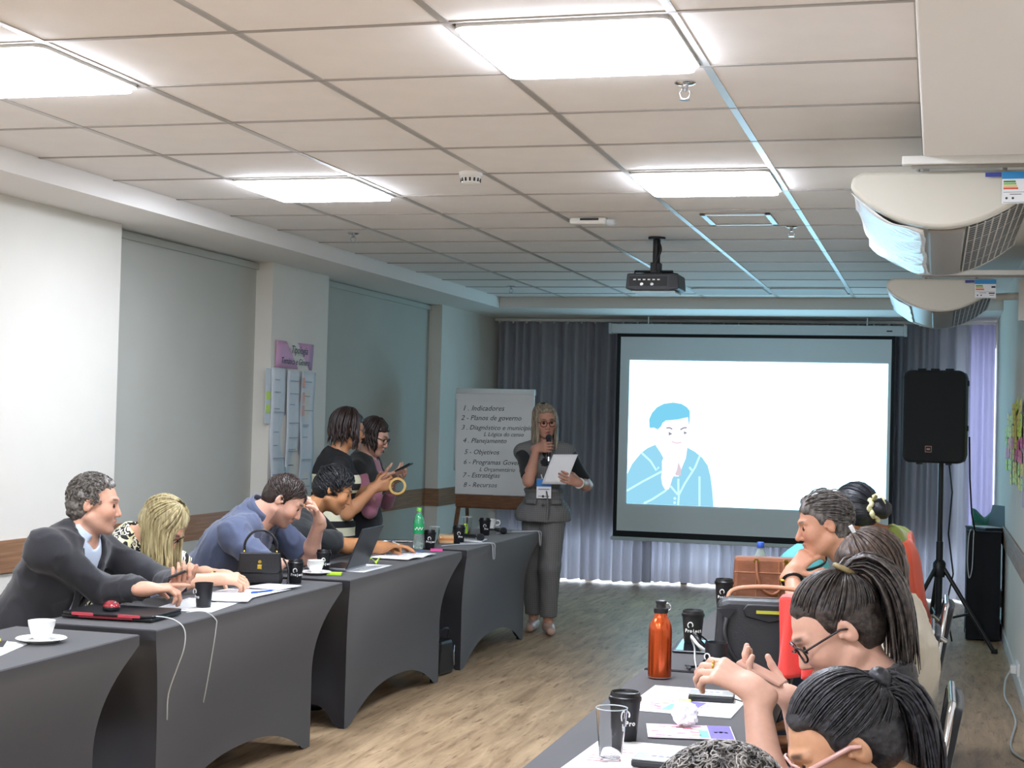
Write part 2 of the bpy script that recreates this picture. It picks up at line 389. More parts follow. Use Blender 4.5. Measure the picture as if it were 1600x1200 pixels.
t = thing('emergency_light', 'small white emergency light box with clear lens on ceiling', 'emergency light', (-1.80, 7.95, ZC))
MB().box(-.11, .09, -.04, .04, -.036, 0).build('housing', M_WHITEP, t, bevel=.012)
MB().box(-.05, .05, -.043, -.036, -.018, -.006).build('label_strip', M_BLACK, t)
MB().lathe([(.026, 0), (.028, -.02), (.014, -.03), (0, -.031)], 16, (.105, 0, -.012)).build('lens', pmat('lens_clear', '#dfeaf0', .08, spec=.8), t, smooth=40)
t = thing('ceiling_grille', 'small square return air grille framed into the ceiling tile', 'grille', (-1.02, 8.04, ZC))
for sx, sy, w, h in ((0, .2, .36, .03), (0, -.2, .36, .03), (.165, 0, .03, .43), (-.165, 0, .03, .43)):
    MB().box(sx-w/2, sx+w/2, sy-h/2, sy+h/2, -.009, 0).build('frame_bar', M_BAR, t, bevel=.002)
MB().box(-.15, .15, -.185, .185, -.002, .0).build('panel', M_TILE, t)
# ------------------------------------------------------------------ tables in black stretch covers
M_SPANDEX = pmat('black_spandex', '#1f1f25', .82, vary=(4, .06), bump=(500, .05), sheen=.25)
M_TOPBOARD = pmat('table_board', '#6b6259', .6)
TZ = .75
def stretch_table(name_label, x_front, depth, y0, y1, front_sign, group):
    """front_sign +1: open front faces +x.  Cover is a ring loft that pulls in to the feet, with arched hems."""
    L = y1-y0; cx = x_front - front_sign*depth/2
    t = thing('banquet_table', name_label, 'table', (cx, (y0+y1)/2, 0), 0, group)
    hx, hy = depth/2, L/2; nL, nD, nv = 36, 12, 22
    def ring(v):
        s = 1-(1-min(max((v-.05)/.50, 0), 1))**2.2
        ix, iy = .075*s, .165*s
        ax, ay = hx-ix, hy-iy; pts = []
        # arch of hem: z rises between feet
        for i in range(nL): pts.append((ax, -ay+2*ay*i/nL, 'L', i/nL))
        for i in range(nD): pts.append((ax-2*ax*i/nD, ay, 'D', i/nD))
        for i in range(nL): pts.append((-ax, ay-2*ay*i/nL, 'L', i/nL))
        for i in range(nD): pts.append((-ax+2*ax*i/nD, -ay, 'D', i/nD))
        out = []
        for (px, py, kind, u) in pts:
            w = max(0, math.sin(math.pi*u)); ft = .045 if kind == 'L' else .14
            q = min(max((min(u, 1-u)-ft)/(.5-ft), 0), 1)
            zb = (.155 if kind == 'L' else .11)*(1-(1-q)**2.4)
            if kind == 'L' and px*front_sign < 0: zb = .655*(1-(1-q)**22)      # open on the sitters' side
            zt = TZ-.004; z = zt - (zt-zb)*v
            # slight inward tension of the panel
            c = w*.018*math.sin(math.pi*min(v*1.1, 1))
            if kind == 'L': px -= math.copysign(c, px)
            else: py -= math.copysign(c*2.2, py)
            out.append((px, py, z))
        return out
    b = MB(); n = 2*(nL+nD); vs = []; fs = []
    for j in range(nv+1): vs += ring(j/nv)
    for j in range(nv):
        for i in range(n): fs.append((j*n+i, j*n+(i+1) % n, (j+1)*n+(i+1) % n, (j+1)*n+i))
    k0 = len(vs); vs += [(hx-.004, -hy+.004, TZ), (hx-.004, hy-.004, TZ), (-hx+.004, hy-.004, TZ), (-hx+.004, -hy+.004, TZ)]
    fs.append((k0, k0+1, k0+2, k0+3))
    # skirt from top quad to ring 0
    segs = [(0, nL), (nL, nL+nD), (nL+nD, 2*nL+nD), (2*nL+nD, n)]
    for q, (a, b2) in enumerate(segs): fs.append(tuple([k0+q] + [i % n for i in range(a, b2+1)] + [k0+(q+1) % 4]))
    b.add(vs, fs); b.build('stretch_cover', M_SPANDEX, t, smooth=38)
    MB().box(-hx+.02, hx-.02, -hy+.02, hy-.02, TZ-.035, TZ-.008).build('tabletop', M_TOPBOARD, t)
    for sx in (-1, 1):
        for sy in (-1, 1): MB().cyl((sx*(hx-.10), sy*(hy-.20), .003), (sx*(hx-.10), sy*(hy-.20), TZ-.03), .013).build('leg', M_BLACK, t, smooth=60)
    return t
LG, RG = 'black stretch-covered tables by the left wall', 'black stretch-covered tables by the right wall'
XFL, XFR = -2.71, -.905
stretch_table('black stretch-covered table holding only a white cup and saucer at its end', XFL, .50, 3.10, 4.90, 1, LG)
stretch_table('black stretch-covered table where the man in blazer and blond woman sit', XFL, .50, 5.02, 6.82, 1, LG)
stretch_table('black stretch-covered table with the open laptop and white coffee cup', XFL, .50, 6.92, 8.72, 1, LG)
stretch_table('black stretch-covered table with microphones, nearest to the flip chart', XFL, .50, 8.82, 10.62, 1, LG)
stretch_table('black stretch-covered table under the steel bottle and leaflets', XFR, .47, 3.08, 4.90, -1, RG)
stretch_table('black stretch-covered table under the black handbag and coffee cups', XFR, .47, 4.94, 6.74, -1, RG)
stretch_table('black stretch-covered table under the brown leather bag', XFR, .47, 6.78, 8.58, -1, RG)
stretch_table('black stretch-covered table below the screen, beyond the teal bag', XFR, .47, 8.62, 10.4, -1, RG)

# ------------------------------------------------------------------ chairs
M_SEAT = pmat('chair_vinyl', '#1d2128', .38, bump=(200, .05))
def make_chair(label, x, y, ang, arms=False):
    t = thing('conference_chair', label, 'chair', (x, y, 0), ang, 'conference chairs')
    b = MB().box(-.22, .22, -.20, .23, .348, .402); b.build('seat', M_SEAT, t, bevel=.022)
    def bk(u, v): 
        xx = -.205+.41*u; z = .48+.28*v; return (xx, -.205-.05*v-.02*math.cos((u-.5)*2.2), z)
    MB().grid(bk, 8, 5).build('backrest', M_SEAT, t, smooth=180, solid=.035, bevel=0)
    for s in (-1, 1):
        MB().tube([(s*.225, .21, .008), (s*.225, .20, .35), (s*.225, .17, .38)], .011, 8).build('leg', M_CHROME, t, smooth=60)
        MB().tube([(s*.225, -.23, .008), (s*.225, -.20, .36), (s*.225, -.215, .50), (s*.222, -.25, .75), (s*.18, -.255, .772)], .011, 8).build('leg', M_CHROME, t, smooth=60)
        MB().tube([(s*.225, -.2, .36), (s*.225, .18, .37)], .009, 8).build('side_rail', M_CHROME, t, smooth=60)
        if arms: MB().tube([(s*.24, -.25, .62), (s*.30, -.2, .66), (s*.30, .10, .66), (s*.29, .16, .62), (s*.24, .17, .38)], .012, 8).build('armrest', M_CHROME, t, smooth=60)
    MB().tube([(-.18, -.255, .772), (.18, -.255, .772)], .011, 8).build('top_rail', M_CHROME, t, smooth=60)
    return t
# local +y is the direction the sitter faces: left row faces +x, right row faces -x
AL, AR = -math.pi/2, math.pi/2

# ------------------------------------------------------------------ projection screen
sc = thing('projection_screen', 'pull-down projection screen showing a white slide', 'projection screen', (0, 0, 0))
YS = 14.0
M_SCR = pmat('screen_fabric', '#dfe6ea', .8)
M_SCRB = pmat('screen_black_border', '#0b0e14', .7)
M_HOUS = pmat('screen_housing', '#c9cfd2', .4)
MB().box(-2.94, -.30, YS-.05, YS+.05, 2.365, 2.455).build('housing', M_HOUS, sc, bevel=.01)
MB().box(-2.965, -2.935, YS-.055, YS+.055, 2.36, 2.46).build('end_cap', M_HOUS, sc, bevel=.006)
MB().box(-.305, -.275, YS-.055, YS+.055, 2.36, 2.46).build('end_cap', M_HOUS, sc, bevel=.006)
MB().box(-.45, -.40, YS-.053, YS-.05, 2.40, 2.412).build('brand_plate', M_INK, sc)
MB().box(-2.89, -.375, YS+.0, YS+.004, .475, 2.37).build('screen_border', M_SCRB, sc)
MB().box(-2.855, -.405, YS-.002, YS+.0, .535, 2.335).build('screen_surface', M_SCR, sc)
MB().box(-2.91, -.355, YS-.016, YS+.016, .445, .48).build('weight_bar', M_HOUS, sc, bevel=.008)
for x in (-2.6, -.62): MB().cyl((x, YS, 2.45), (x, YS, 2.53), .006).build('hanger', M_CHROME, sc)
M_SLIDE = emat('slide_white', (.38, .76, 1.0), SCREEN_STRENGTH)
slide = MB().box(-2.765, -.432, YS-.0045, YS-.002, .79, 2.118).build('projected_slide', M_SLIDE, sc); slide['label'] = 'bright white projected slide'
M_TIE = emat('slide_tie', '#e3d3de', 1.0/2**EXPO)
M_JK = emat('slide_jacket', '#9cdcf6', 1.0/2**EXPO); M_JL = emat('slide_jacket_line', '#c9fbfd', 1.15/2**EXPO); M_FACE = emat('slide_face', '#f8f1fc', 1.15/2**EXPO); M_GR = emat('slide_grey', '#8d94a0', 1.0/2**EXPO); M_HR = emat('slide_hair', '#82d6f5', 1.0/2**EXPO); M_WH = emat('slide_shirt', '#fdfaff', 1.2/2**EXPO)
def sl(a, b):   # drawing coordinates -> slide plane
    px, py = 960+a/6., 600+b/6.
    return (-2.765+(px-984+(py-562)*.040)*.00578, 2.118-(py-562-(px-984)*.012)*.00590)
def spoly(name, pts, mat, lay):
    q = [sl(*p) for p in pts]; q = [(max(x, -2.765), max(z, .79)) for x, z in q]
    return MB().prism(q, YS-.0045-lay*.0006, YS-.004-lay*.0006, lambda a, b, d: (a, d, b)).build(name, mat, slide)
def sline(name, pts, mat, lay, w):
    q = [sl(*p) for p in pts]
    return MB().tube([(x, YS-.0048-lay*.0006, max(z, .792)) for x, z in q], w, 6, up=(0, 1, 0), flat=.06).build(name, mat, slide)
spoly('drawn_jacket', [(95,845),(150,750),(240,645),(300,600),(380,565),(460,690),(560,760),(640,740),(660,700),(685,585),(760,625),(830,680),(880,750),(905,850),(920,980),(928,1150),(85,1125)], M_JK, 1)
spoly('drawn_shirt', [(400,590),(690,580),(672,690),(640,760),(600,860),(560,860),(500,760),(455,690)], M_WH, 2)
spoly('drawn_tie', [(600,725),(625,790),(620,850),(575,850),(568,835),(585,800)], M_TIE, 3)
spoly('drawn_face', [(372,410),(405,422),(440,390),(470,342),(600,330),(700,303),(712,380),(690,470),(668,560),(640,640),(560,690),(470,650),(430,600),(390,540),(345,480),(335,440)], M_FACE, 3)
spoly('drawn_hair', [(330,412),(325,400),(322,330),(350,270),(400,215),(470,180),(560,168),(640,180),(690,210),(718,245),(718,300),(712,385),(703,340),(700,303),(600,328),(480,340),(455,360),(440,390),(405,422),(370,408)], M_HR, 4)
spoly('drawn_hand', [(440,720),(455,690),(520,680),(590,720),(585,800),(560,850),(540,880),(515,960),(500,985),(470,992),(440,940),(430,870),(440,810)], M_FACE, 5)
for p in ([(95,1005),(250,915),(440,815)], [(260,1118),(340,1080),(480,990)], [(245,645),(330,720),(385,805),(410,775)], [(805,665),(760,770),(720,830),(660,920),(600,1030),(590,1135)], [(520,950),(590,1030)], [(597,880),(595,1030)], [(800,855),(795,1140)], [(705,770),(728,800)]):
    sline('drawn_seam', p, M_JL, 4, .0105)
for p in ([(490,408),(520,405),(545,418)], [(625,422),(655,405),(685,402)]): sline('drawn_eyebrow', p, M_GR, 5, .006)
spoly('drawn_eye', [(512,445),(545,462),(512,478)], M_GR, 5); spoly('drawn_eye', [(657,438),(688,450),(660,465)], M_GR, 5)
sline('drawn_mouth', [(540,535),(580,548),(630,542)], emat('slide_mouth', '#e9c9d6', 1.0/2**EXPO), 5, .004)
for c in ((560, 1065), (558, 1105)): spoly('drawn_button', [(c[0]+14*math.cos(a*.785), c[1]+14*math.sin(a*.785)) for a in range(8)], M_JL, 5)

# ------------------------------------------------------------------ projector
t = thing('projector', 'dark grey projector hanging from a ceiling pole', 'projector', (-1.60, 8.82, ZC))
M_PJ = pmat('projector_shell', '#33373e', .45, bump=(200, .03)); M_PJ2 = pmat('projector_dark', '#15171b', .5)
MB().lathe([(.05, 0), (.05, -.012), (.02, -.016)], 20).build('ceiling_plate', M_PJ2, t, smooth=40)
MB().tube([(0, 0, -.01), (0, 0, -.16)], .022, 12).build('pole', M_PJ2, t, smooth=60)
MB().stube([(.012, -.02, -.02), (.03, -.03, -.08), (.0, -.03, -.16), (.02, -.025, -.215)], .007, 8).build('cable', M_PJ2, t, smooth=60)
MB().box(-.03, .03, -.03, .03, -.215, -.15).build('knuckle', M_PJ2, t, bevel=.006)
for s in ((-.11, -.08), (.11, -.08), (-.11, .1), (.11, .1)): MB().tube([(0, 0, -.2), (s[0], s[1], -.208), (s[0], s[1], -.225)], .007, 6).build('mount_arm', M_PJ2, t, smooth=60)
bd = MB(); q = [(-.148, -.222), (.148, -.222), (.156, -.31), (.10, -.322), (-.10, -.322), (-.156, -.31)]
bd.prism(q, -.12, .14, lambda a, b, d: (a, d, b)); bdo = bd.build('body', M_PJ, t, bevel=.008)
MB().box(-.135, .085, -.123, -.119, -.295, -.24).build('connector_panel', M_PJ2, t)
for x in (-.06, .0): MB().lathe([(.010, 0), (.010, .004), (.006, .005)], 12, (x, -.123, -.285), Matrix.Rotation(math.pi/2, 3, 'X')).build('socket', M_CHROME, t)
for k in range(6): MB().box(-.11+k*.028, -.095+k*.028, -.1245, -.1225, -.262, -.255).build('port', M_WHITEP, t)
for k in range(6): MB().box(.10, .145, -.1235, -.12, -.30+k*.012, -.295+k*.012).build('vent_slat', M_PJ2, t)
MB().lathe([(.045, 0), (.045, .03), (.035, .034)], 20, (.06, .14, -.27), Matrix.Rotation(-math.pi/2, 3, 'X')).build('lens', M_PJ2, t, smooth=40)
MB().box(-.12, .13, -.1, .12, -.330, -.322).build('underside_panel', pmat('projector_pale', '#b9c8cc', .4), t)

# ------------------------------------------------------------------ air conditioners (end caps face the tables)
M_AC = pmat('ac_cream', '#cfccc0', .38, spec=.5); M_ACW = pmat('ac_film_white', '#f2f5f6', .25, bump=(30, .5)); M_ACG = pmat('ac_grey_panel', '#8f8a83', .5)
def ac_profile(s=1.0, n=22):
    pts = []
    for k in range(n+1):           # lens shaped: flat top, curved belly (x from -.30 to .31)
        u = k/n; x = -.30+.61*u
        d = .055 + .135*math.sin(math.pi*min(1, u*1.02))**.75*(1 if u < .5 else (.9+.1*math.cos((u-.5)*3)))
        pts.append((x, -d))
    return pts
def ac_unit(y0, L, label, film=True):
    t = thing('air_conditioner', label, 'air conditioner', (0, y0, 2.415), 0, 'ceiling-hung air conditioners')
    lo = ac_profile(); 
    top = [(.31, -.012), (.29, 0), (-.26, 0), (-.295, -.018)]
    pl = lo+top
    MB().prism(pl, 0, .075, lambda a, b, d: (a, d, b)).build('end_cap', M_AC, t, smooth=50, bevel=.014)
    MB().prism(pl, L-.075, L, lambda a, b, d: (a, d, b)).build('end_cap', M_AC, t, smooth=50, bevel=.014)
    sc_ = [(x*.97, z*.97) for x, z in pl]
    MB().prism(sc_, .07, L-.07, lambda a, b, d: (a, d, b)).build('body', M_AC, t, smooth=50)
    def prof(u, off=.0):
        k = u*22; i = min(int(k), 21); f = k-i
        return (lo[i][0]*(1-f)+lo[i+1][0]*f, lo[i][1]*(1-f)+lo[i+1][1]*f - off)
    def strip(u0, u1, y0_, y1_, off, wob=0):
        def fn(a, b):
            x, z = prof(u0+(u1-u0)*a, off); y = y0_+(y1_-y0_)*b
            return (x + wob*math.sin(b*17+a*5)*.6, y, z + wob*math.sin(a*9+b*23))
        return MB().grid(fn, 14, 20)
    if film:
        b = strip(0, .40, .08, L-.09, .006, .006)
        b.build('wrapping_film', M_ACW, t, smooth=180, solid=.002)
    else:
        strip(0, .22, .08, L-.09, .004, .003).build('wrapping_film', M_ACW, t, smooth=180, solid=.002)
    strip(.42, .62, .08, L-.08, .001).build('front_panel', M_ACG, t, smooth=180, solid=.004)
    strip(.63, .985, .08, L-.08, .001).build('grille_back', M_PJ2, t, smooth=180)
    for k in range(9):
        u = .64+.34*k/8
        MB().tube([(prof(u, .002)[0], .08, prof(u, .002)[1]), (prof(u, .002)[0], L-.08, prof(u, .002)[1])], .0034, 5).build('grille_bar', M_AC, t)
    for k in range(24):
        y = .10+(L-.2)*k/23; w = .008 if k % 6 else .02
        MB().grid(lambda a, b_: (prof(.64+.34*a, .0025)[0], y+w*b_, prof(.64+.34*a, .0025)[1]), 8, 1).build('grille_rib', M_AC, t, smooth=180)
    # hanging brackets and energy label
    for yb in (-.05,): MB().box(-.13, .49, yb-.02, yb+.02, .012, .04).build('bracket_rail', M_WHITEP, t, bevel=.003)
    MB().box(-.10, .49, -.048, -.042, .0, .012).build('bracket_slot', M_ACG, t)
    for x in (-.08, .2): MB().cyl((x, .05, -.002), (x, -.04, .02), .008).build('bracket_bolt', M_CHROME, t)
    MB().stube([(.30, .35, -.08), (.36, .35, -.075), (.42, .33, -.075), (.495, .33, -.075)], .022, 10).build('drain_pipe', M_WHITEP, t, smooth=60)
    MB().box(.44, .495, .25, .29, -.22, .02).build('wall_bracket', M_WHITEP, t, bevel=.003)
    Mf = lambda x, z: frame((x, -.0165, z), (1, 0, 0), (0, 0, 1))
    lab = MB().box(.19, .305, -.0165, -.0135, -.115, -.012).build('energy_label', pmat('label_white', '#e9ecef', .4), t)
    blue = pmat('label_blue', '#2f8fd0', .4); 
    MB().box(.19, .305, -.0172, -.0163, -.034, -.010).build('label_header', blue, lab)
    MB().box(.137, .188, -.0165, -.0135, -.026, -.012).build('brand_sticker', pmat('label_navy', '#3b4aa0', .4), t)
    for k, (c, w) in enumerate((('#3f8f4a', .038), ('#8fbf4f', .040), ('#e9b98a', .043), ('#d25c3f', .046))):
        MB().box(.195, .195+w, -.0172, -.0163, -.046-k*.0075, -.0402-k*.0075).build('rating_bar', pmat('rate%d' % k, c, .5), lab)
    for z in (-.078, -.112): MB().box(.195, .30, -.0170, -.0163, z-.0006, z+.0006).build('label_rule', M_INK, lab)
    for x0, x1, z0, z1, mm in ((.212, .262, -.024, -.019, M_PAPER), (.272, .300, -.024, -.018, M_PAPER), (.266, .298, -.090, -.083, M_INK), (.270, .294, -.099, -.096, M_INK), (.215, .252, -.086, -.084, M_INK), (.280, .302, -.056, -.046, M_INK)):
        MB().box(x0, x1, -.0171, -.0163, z0, z1).build('label_mark', mm, lab)
    for x in (.205, .225): MB().lathe([(.004, 0), (.004, .001)], 10, (x, -.0165, -.098), Matrix.Rotation(math.pi/2, 3, 'X')).build('label_icon', M_INK, lab)
    return t
ac_unit(5.30, 1.70, 'cream air conditioner partly wrapped in white film, hung beside the beam')
ac_unit(9.10, 1.60, 'cream air conditioner hung near the loudspeaker corner', film=False)

# ------------------------------------------------------------------ flip chart
t = thing('flip_chart', 'flip chart with handwritten numbered list on a wooden easel', 'flip chart', (-3.58, 12.3, 0), math.radians(2))
MB().box(-.27, .32, .012, .03, .95, 1.74).build('backboard', M_WOODEASEL, t)
MB().box(-.315, .35, .0, .012, .905, 1.775).build('paper_pad', M_PAPER, t)
def curl(u, v):
    w = -.355+.66*v + 0*u; a = u*math.pi
    return (-.335+.685*v, .02 - .03*math.cos(a) - .0, 1.765 + .032*math.sin(a))
MB().grid(lambda u, v: (-.325+.675*v, .018-.030*math.cos(u*math.pi), 1.745+.045*math.sin(u*math.pi)), 10, 2).build('rolled_top_sheet', M_PAPER, t, smooth=180, solid=.006)
MB().box(-.325, .35, -.014, -.010, 1.70, 1.748).build('top_strip', M_PAPER, t)
MB().grid(lambda u, v: (-.345+.06*u, .050-.014*math.sin(u*3), 1.76-.66*v), 4, 4).build('flipped_sheet', M_PAPER, t, smooth=180, solid=.003)
for x, s in ((-.26, -1), (.30, 1)):
    MB().tube([(x+s*.10, -.10, .006), (x+s*.02, .0, .80), (x+s*.0, .05, .95), (x, .06, 1.70)], .02, 4).build('front_leg', M_WOODEASEL, t)
    MB().tube([(x+s*.02, .42, .006), (x, .06, 1.5)], .016, 4).build('rear_leg', M_WOODEASEL, t)
MB().box(-.30, .35, -.035, .015, .80, .90).build('ledge', M_WOODEASEL, t, bevel=.004)
MB().box(-.28, .33, -.02, .0, .79, .80).build('ledge_lip', M_WOODEASEL, t)
def hand(s, x, z, size): text('handwriting', s, size, frame((x, -.0006, z), (1, 0, .015), (0, 0, 1)), M_INK, t, shear=.3, bold=.0)
for s, x, z, sz in (('1 . Indicadores', -.25, 1.605, .058), ('2 - Planos de governo', -.26, 1.525, .056), ('3 . Diagnóstico e municípios', -.255, 1.445, .053), ('└ Lógica do censo', -.06, 1.395, .045), ('4 . Planejamento', -.24, 1.335, .054),
                ('5 - Objetivos', -.225, 1.24, .054), ('6 → Programas Governo', -.23, 1.155, .054), ('└ Orçamentário', -.09, 1.10, .045), ('7 → Estratégias', -.235, 1.045, .054), ('8 → Recursos', -.225, .965, .054)):
    hand(s.replace('→', '-').replace('└', 'L'), x-.02, z, sz*1.05)

# ------------------------------------------------------------------ papers on the left pier
M_PINK = pmat('pink_card', '#cfa3c4', .7); M_NOTEG = pmat('note_green', '#c4e04e', .6)
o = MB().grid(lambda u, v: (XL+.004+.008*math.sin(u*6+v*2), 9.26+.62*u, 1.845+.18*v), 8, 3).build('pink_poster', M_PINK, None, smooth=180, solid=.0012)
tag(o, 'pink paper with handwriting pinned on the left pier', 'poster')
text('handwriting', 'Tipologia', .075, frame((XL+.016, 9.49, 1.95), (0, 1, 0), (0, 0, 1)), M_INK, o, shear=.3); text('handwriting', 'Temática e Gênero', .06, frame((XL+.016, 9.33, 1.875), (0, 1, 0), (0, 0, 1)), M_INK, o, shear=.3)
M_SHEET = pmat('grey_white_sheet', '#d3dae0', .75, vary=(20, .03))
for i, (ya, yb, za, zb, lb) in enumerate(((9.215, 9.47, .90, 1.842, 'tall paper strip with notes hanging on pier, closest to the recess edge'), (9.46, 9.70, .88, 1.832, 'tall paper strip with notes hanging on pier, middle of three'), (9.69, 9.93, .92, 1.834, 'tall paper strip hanging on pier, with orange tags on its edge'))):
    o = MB().grid(lambda u, v: (XL+.006+.012*math.sin(v*9+i*2)*(1-v)+.006*math.sin(u*5+i), ya+(yb-ya)*u+.01*math.sin(v*5+i), za+(zb-za)*v), 6, 14).build('paper_strip', M_SHEET, None, smooth=180, solid=.001)
    tag(o, lb, 'paper', 'paper strips on the pier')
    for k in range(9):
        z = 1.76-k*random.uniform(.07, .1); w = random.uniform(.25, .7)*(yb-ya)
        MB().box(XL+.021, XL+.0218, ya+.02, ya+.02+w, z, z+.006).build('written_line', pmat('ink_faint', '#93a0ad', .7), o)
    if i == 2:
        for z in (1.72, 1.62, 1.53): MB().box(XL+.021, XL+.0225, ya+.0, ya+.035, z, z+.07).build('sticky_tag', pmat('note_orange', '#d9a08c', .6), o)
o = MB().box(XL, XL+.003, 9.13, 9.21, 1.475, 1.835).build('side_sheet', M_SHEET, None); tag(o, 'narrow sheet with two green notes at pier corner', 'paper')
for z in (1.545, 1.63): MB().box(XL+.003, XL+.006, 9.145, 9.20, z, z+.055).build('sticky_note', M_NOTEG, o)

# ------------------------------------------------------------------ notes on the right wall
o = MB().box(XR-.006, XR-.002, 8.5, 9.62, 1.10, 1.80).build('lilac_poster', pmat('lilac_paper', '#b3a9c2', .7), None); tag(o, 'lilac paper sheet taped on the right wall', 'poster')
ncol = ['#e6e83c', '#d9ea35', '#f0d84a', '#f0708c', '#f4924a', '#e85aa0', '#c9e850', '#f2e24c']
rr = random.Random(4)
for k in range(46):
    y = 9.78+(k % 7)*.33+rr.uniform(-.05, .05); z = 1.235+(k//7)*.078+rr.uniform(-.012, .012)
    c = rr.choice(['#d9ea35', '#c9e850', '#f2e24c'] if z < 1.34 else (['#f0708c', '#f4924a', '#e85aa0', '#f0708c', '#d9ea35'] if z < 1.52 else ['#e6e83c', '#d9ea35', '#f0d84a', '#f2e24c']))
    if (y > 11.2 and z < 1.3) or (y > 11.6 and z > 1.6): continue
    s = .076; a = rr.uniform(-.12, .12); x = XR-.004-.0012*k*.3
    m = MB().obox((x, y, z), (.001, s*3.6, s), Matrix.Rotation(a, 3, 'X')); o = m.build('sticky_note', pmat('note_'+c, c, .6), None)
    nm = {'#e6e83c': 'yellow', '#d9ea35': 'lime yellow', '#f0d84a': 'golden yellow', '#f0708c': 'salmon pink', '#f4924a': 'orange', '#e85aa0': 'magenta', '#c9e850': 'lime green', '#f2e24c': 'pale yellow'}[c]
    ordn = ['first', 'second', 'third', 'fourth', 'fifth', 'sixth', 'seventh']
    tag(o, '%s sticky note, %s row up, %s from the lilac sheet on wall' % (nm, ordn[k//7], ordn[k % 7]), 'sticky note', 'sticky notes on the right wall')
    MB().obox((x-.0008, y, z), (.0006, s*1.2, .006), Matrix.Rotation(a, 3, 'X')).build('scribble', M_INK, o)
t = thing('wall_outlet', 'white wall outlet with grey cable near the right baseboard', 'outlet', (XR, 9.75, .12))
MB().box(-.016, 0, -.10, .10, -.045, .04).build('plate', M_WHITEP, t, bevel=.004)
MB().box(-.05, -.016, -.03, .03, -.03, .02).build('plug', M_WHITEP, t, bevel=.006)
o = MB().stube([(.455, 9.75, .11), (.42, 9.65, .06), (.405, 9.35, .012), (.425, 9.0, .007), (.43, 8.6, .007), (.40, 8.25, .007), (.375, 7.95, .007), (.385, 7.75, .007), (.43, 7.6, .007), (.47, 7.45, .007)], .006, 8).build('power_cable', pmat('cable_grey', '#b9bcb9', .5), None, smooth=180)
tag(o, 'thin grey power cable lying on floor along right wall', 'cable')
o = MB().box(XR-.012, XR, 12.3, 12.45, .2, .33).build('wall_socket', M_WHITEP, None, bevel=.003); tag(o, 'white blank socket plate on right wall by the black side table', 'socket')

# ------------------------------------------------------------------ loudspeaker and stand
SX, SY = .03, 11.35
t = thing('speaker_stand', 'black tripod stand carrying the loudspeaker', 'stand', (SX, SY, 0))
MB().tube([(0, 0, .22), (0, 0, 1.32)], .018, 12).build('pole', M_BLACK, t, smooth=60)
MB().tube([(0, 0, .18), (0, 0, .75)], .024, 12).build('outer_pole', M_BLACK, t, smooth=60)
MB().lathe([(.04, .50), (.045, .53), (.045, .60), (.03, .62)], 14).build('leg_collar', M_BLACK, t, smooth=40)
MB().lathe([(.034, .17), (.038, .18), (.038, .23), (.03, .24)], 14).build('brace_collar', M_BLACK, t, smooth=40)
for a in (-.35, 1.75, 3.85):
    d = Vector((math.cos(a), math.sin(a), 0)); 
    MB().tube([d*.035+Vector((0, 0, .56)), d*.40+Vector((0, 0, .012))], .016, 8).build('leg', M_BLACK, t, smooth=60)
    MB().tube([d*.035+Vector((0, 0, .20)), d*.235+Vector((0, 0, .262))], .009, 6).build('brace', M_BLACK, t, smooth=60)
    MB().lathe([(.022, 0), (.024, .008), (.02, .03)], 10, d*.405).build('rubber_foot', M_BLACK, t, smooth=40)
t = thing('loudspeaker', 'black portable loudspeaker with rounded grille on the tripod', 'loudspeaker', (SX-.04, SY, 1.31), math.radians(-6))
def box_round(w, h, r): return [(a, b+h/2) for a, b in rrect(w, h, r, 8)]
MB().prism(box_round(.43, .655, .055), -.16, -.02, lambda a, b, d: (a, d, b)).build('grille_front', pmat('speaker_grille', '#1a1d22', .55, bump=(900, .4)), t, smooth=40, bevel=.018)
MB().prism([(-.20, 0.01), (.20, .01), (.215, .06), (.215, .60), (.20, .645), (-.20, .645), (-.215, .60), (-.215, .06)], -.03, .06, lambda a, b, d: (a, d, b)).build('cabinet', M_BLACK, t, bevel=.012)
MB().prism([(-.13, 0.03), (.13, .03), (.15, .08), (.15, .58), (.13, .625), (-.13, .625), (-.15, .58), (-.15, .08)], .05, .18, lambda a, b, d: (a, d, b)).build('rear_cabinet', M_BLACK, t, bevel=.02)
for z in (.25, .57): MB().box(.20, .222, -.02, .05, z-.02, z+.02).build('side_lug', M_BLACK, t, bevel=.004)
MB().box(-.055, -.01, -.165, -.158, .075, .12).build('badge', pmat('badge_red', '#c98c7a', .4), t)
MB().box(-.052, -.013, -.1675, -.164, .079, .116).build('badge_mark', M_PJ2, t)
MB().box(-.044, -.021, -.1682, -.167, .092, .103).build('badge_glyph', MATS['badge_red'], t)
for x in (-.09, .0, .1): MB().box(x-.03, x+.03, -.14, -.08, .655, .668).build('top_bump', M_BLACK, t, bevel=.006)
for x in (-.1, .1): MB().box(x-.02, x+.02, -.12, -.06, -.012, .004).build('rubber_foot', M_BLACK, t, bevel=.004)
for i, pts in enumerate(([(SX+.05, SY+.1, 1.34), (SX+.08, SY+.08, 1.1), (SX+.06, SY+.15, .8), (SX+.10, SY+.28, .5), (SX+.05, SY+.25, .25), (SX+.1, SY+.3, .008)], [(SX+.19, SY+.02, 1.5), (SX+.20, SY+.1, 1.2), (SX+.22, SY+.25, .95), (SX+.25, SY+.38, .80)])):
    o = MB().tube(pts, .006, 6).build('speaker_cable', M_BLACK, None, smooth=180); tag(o, ('black cable drooping from loudspeaker to floor', 'black cable running from loudspeaker to the side table')[i], 'cable')

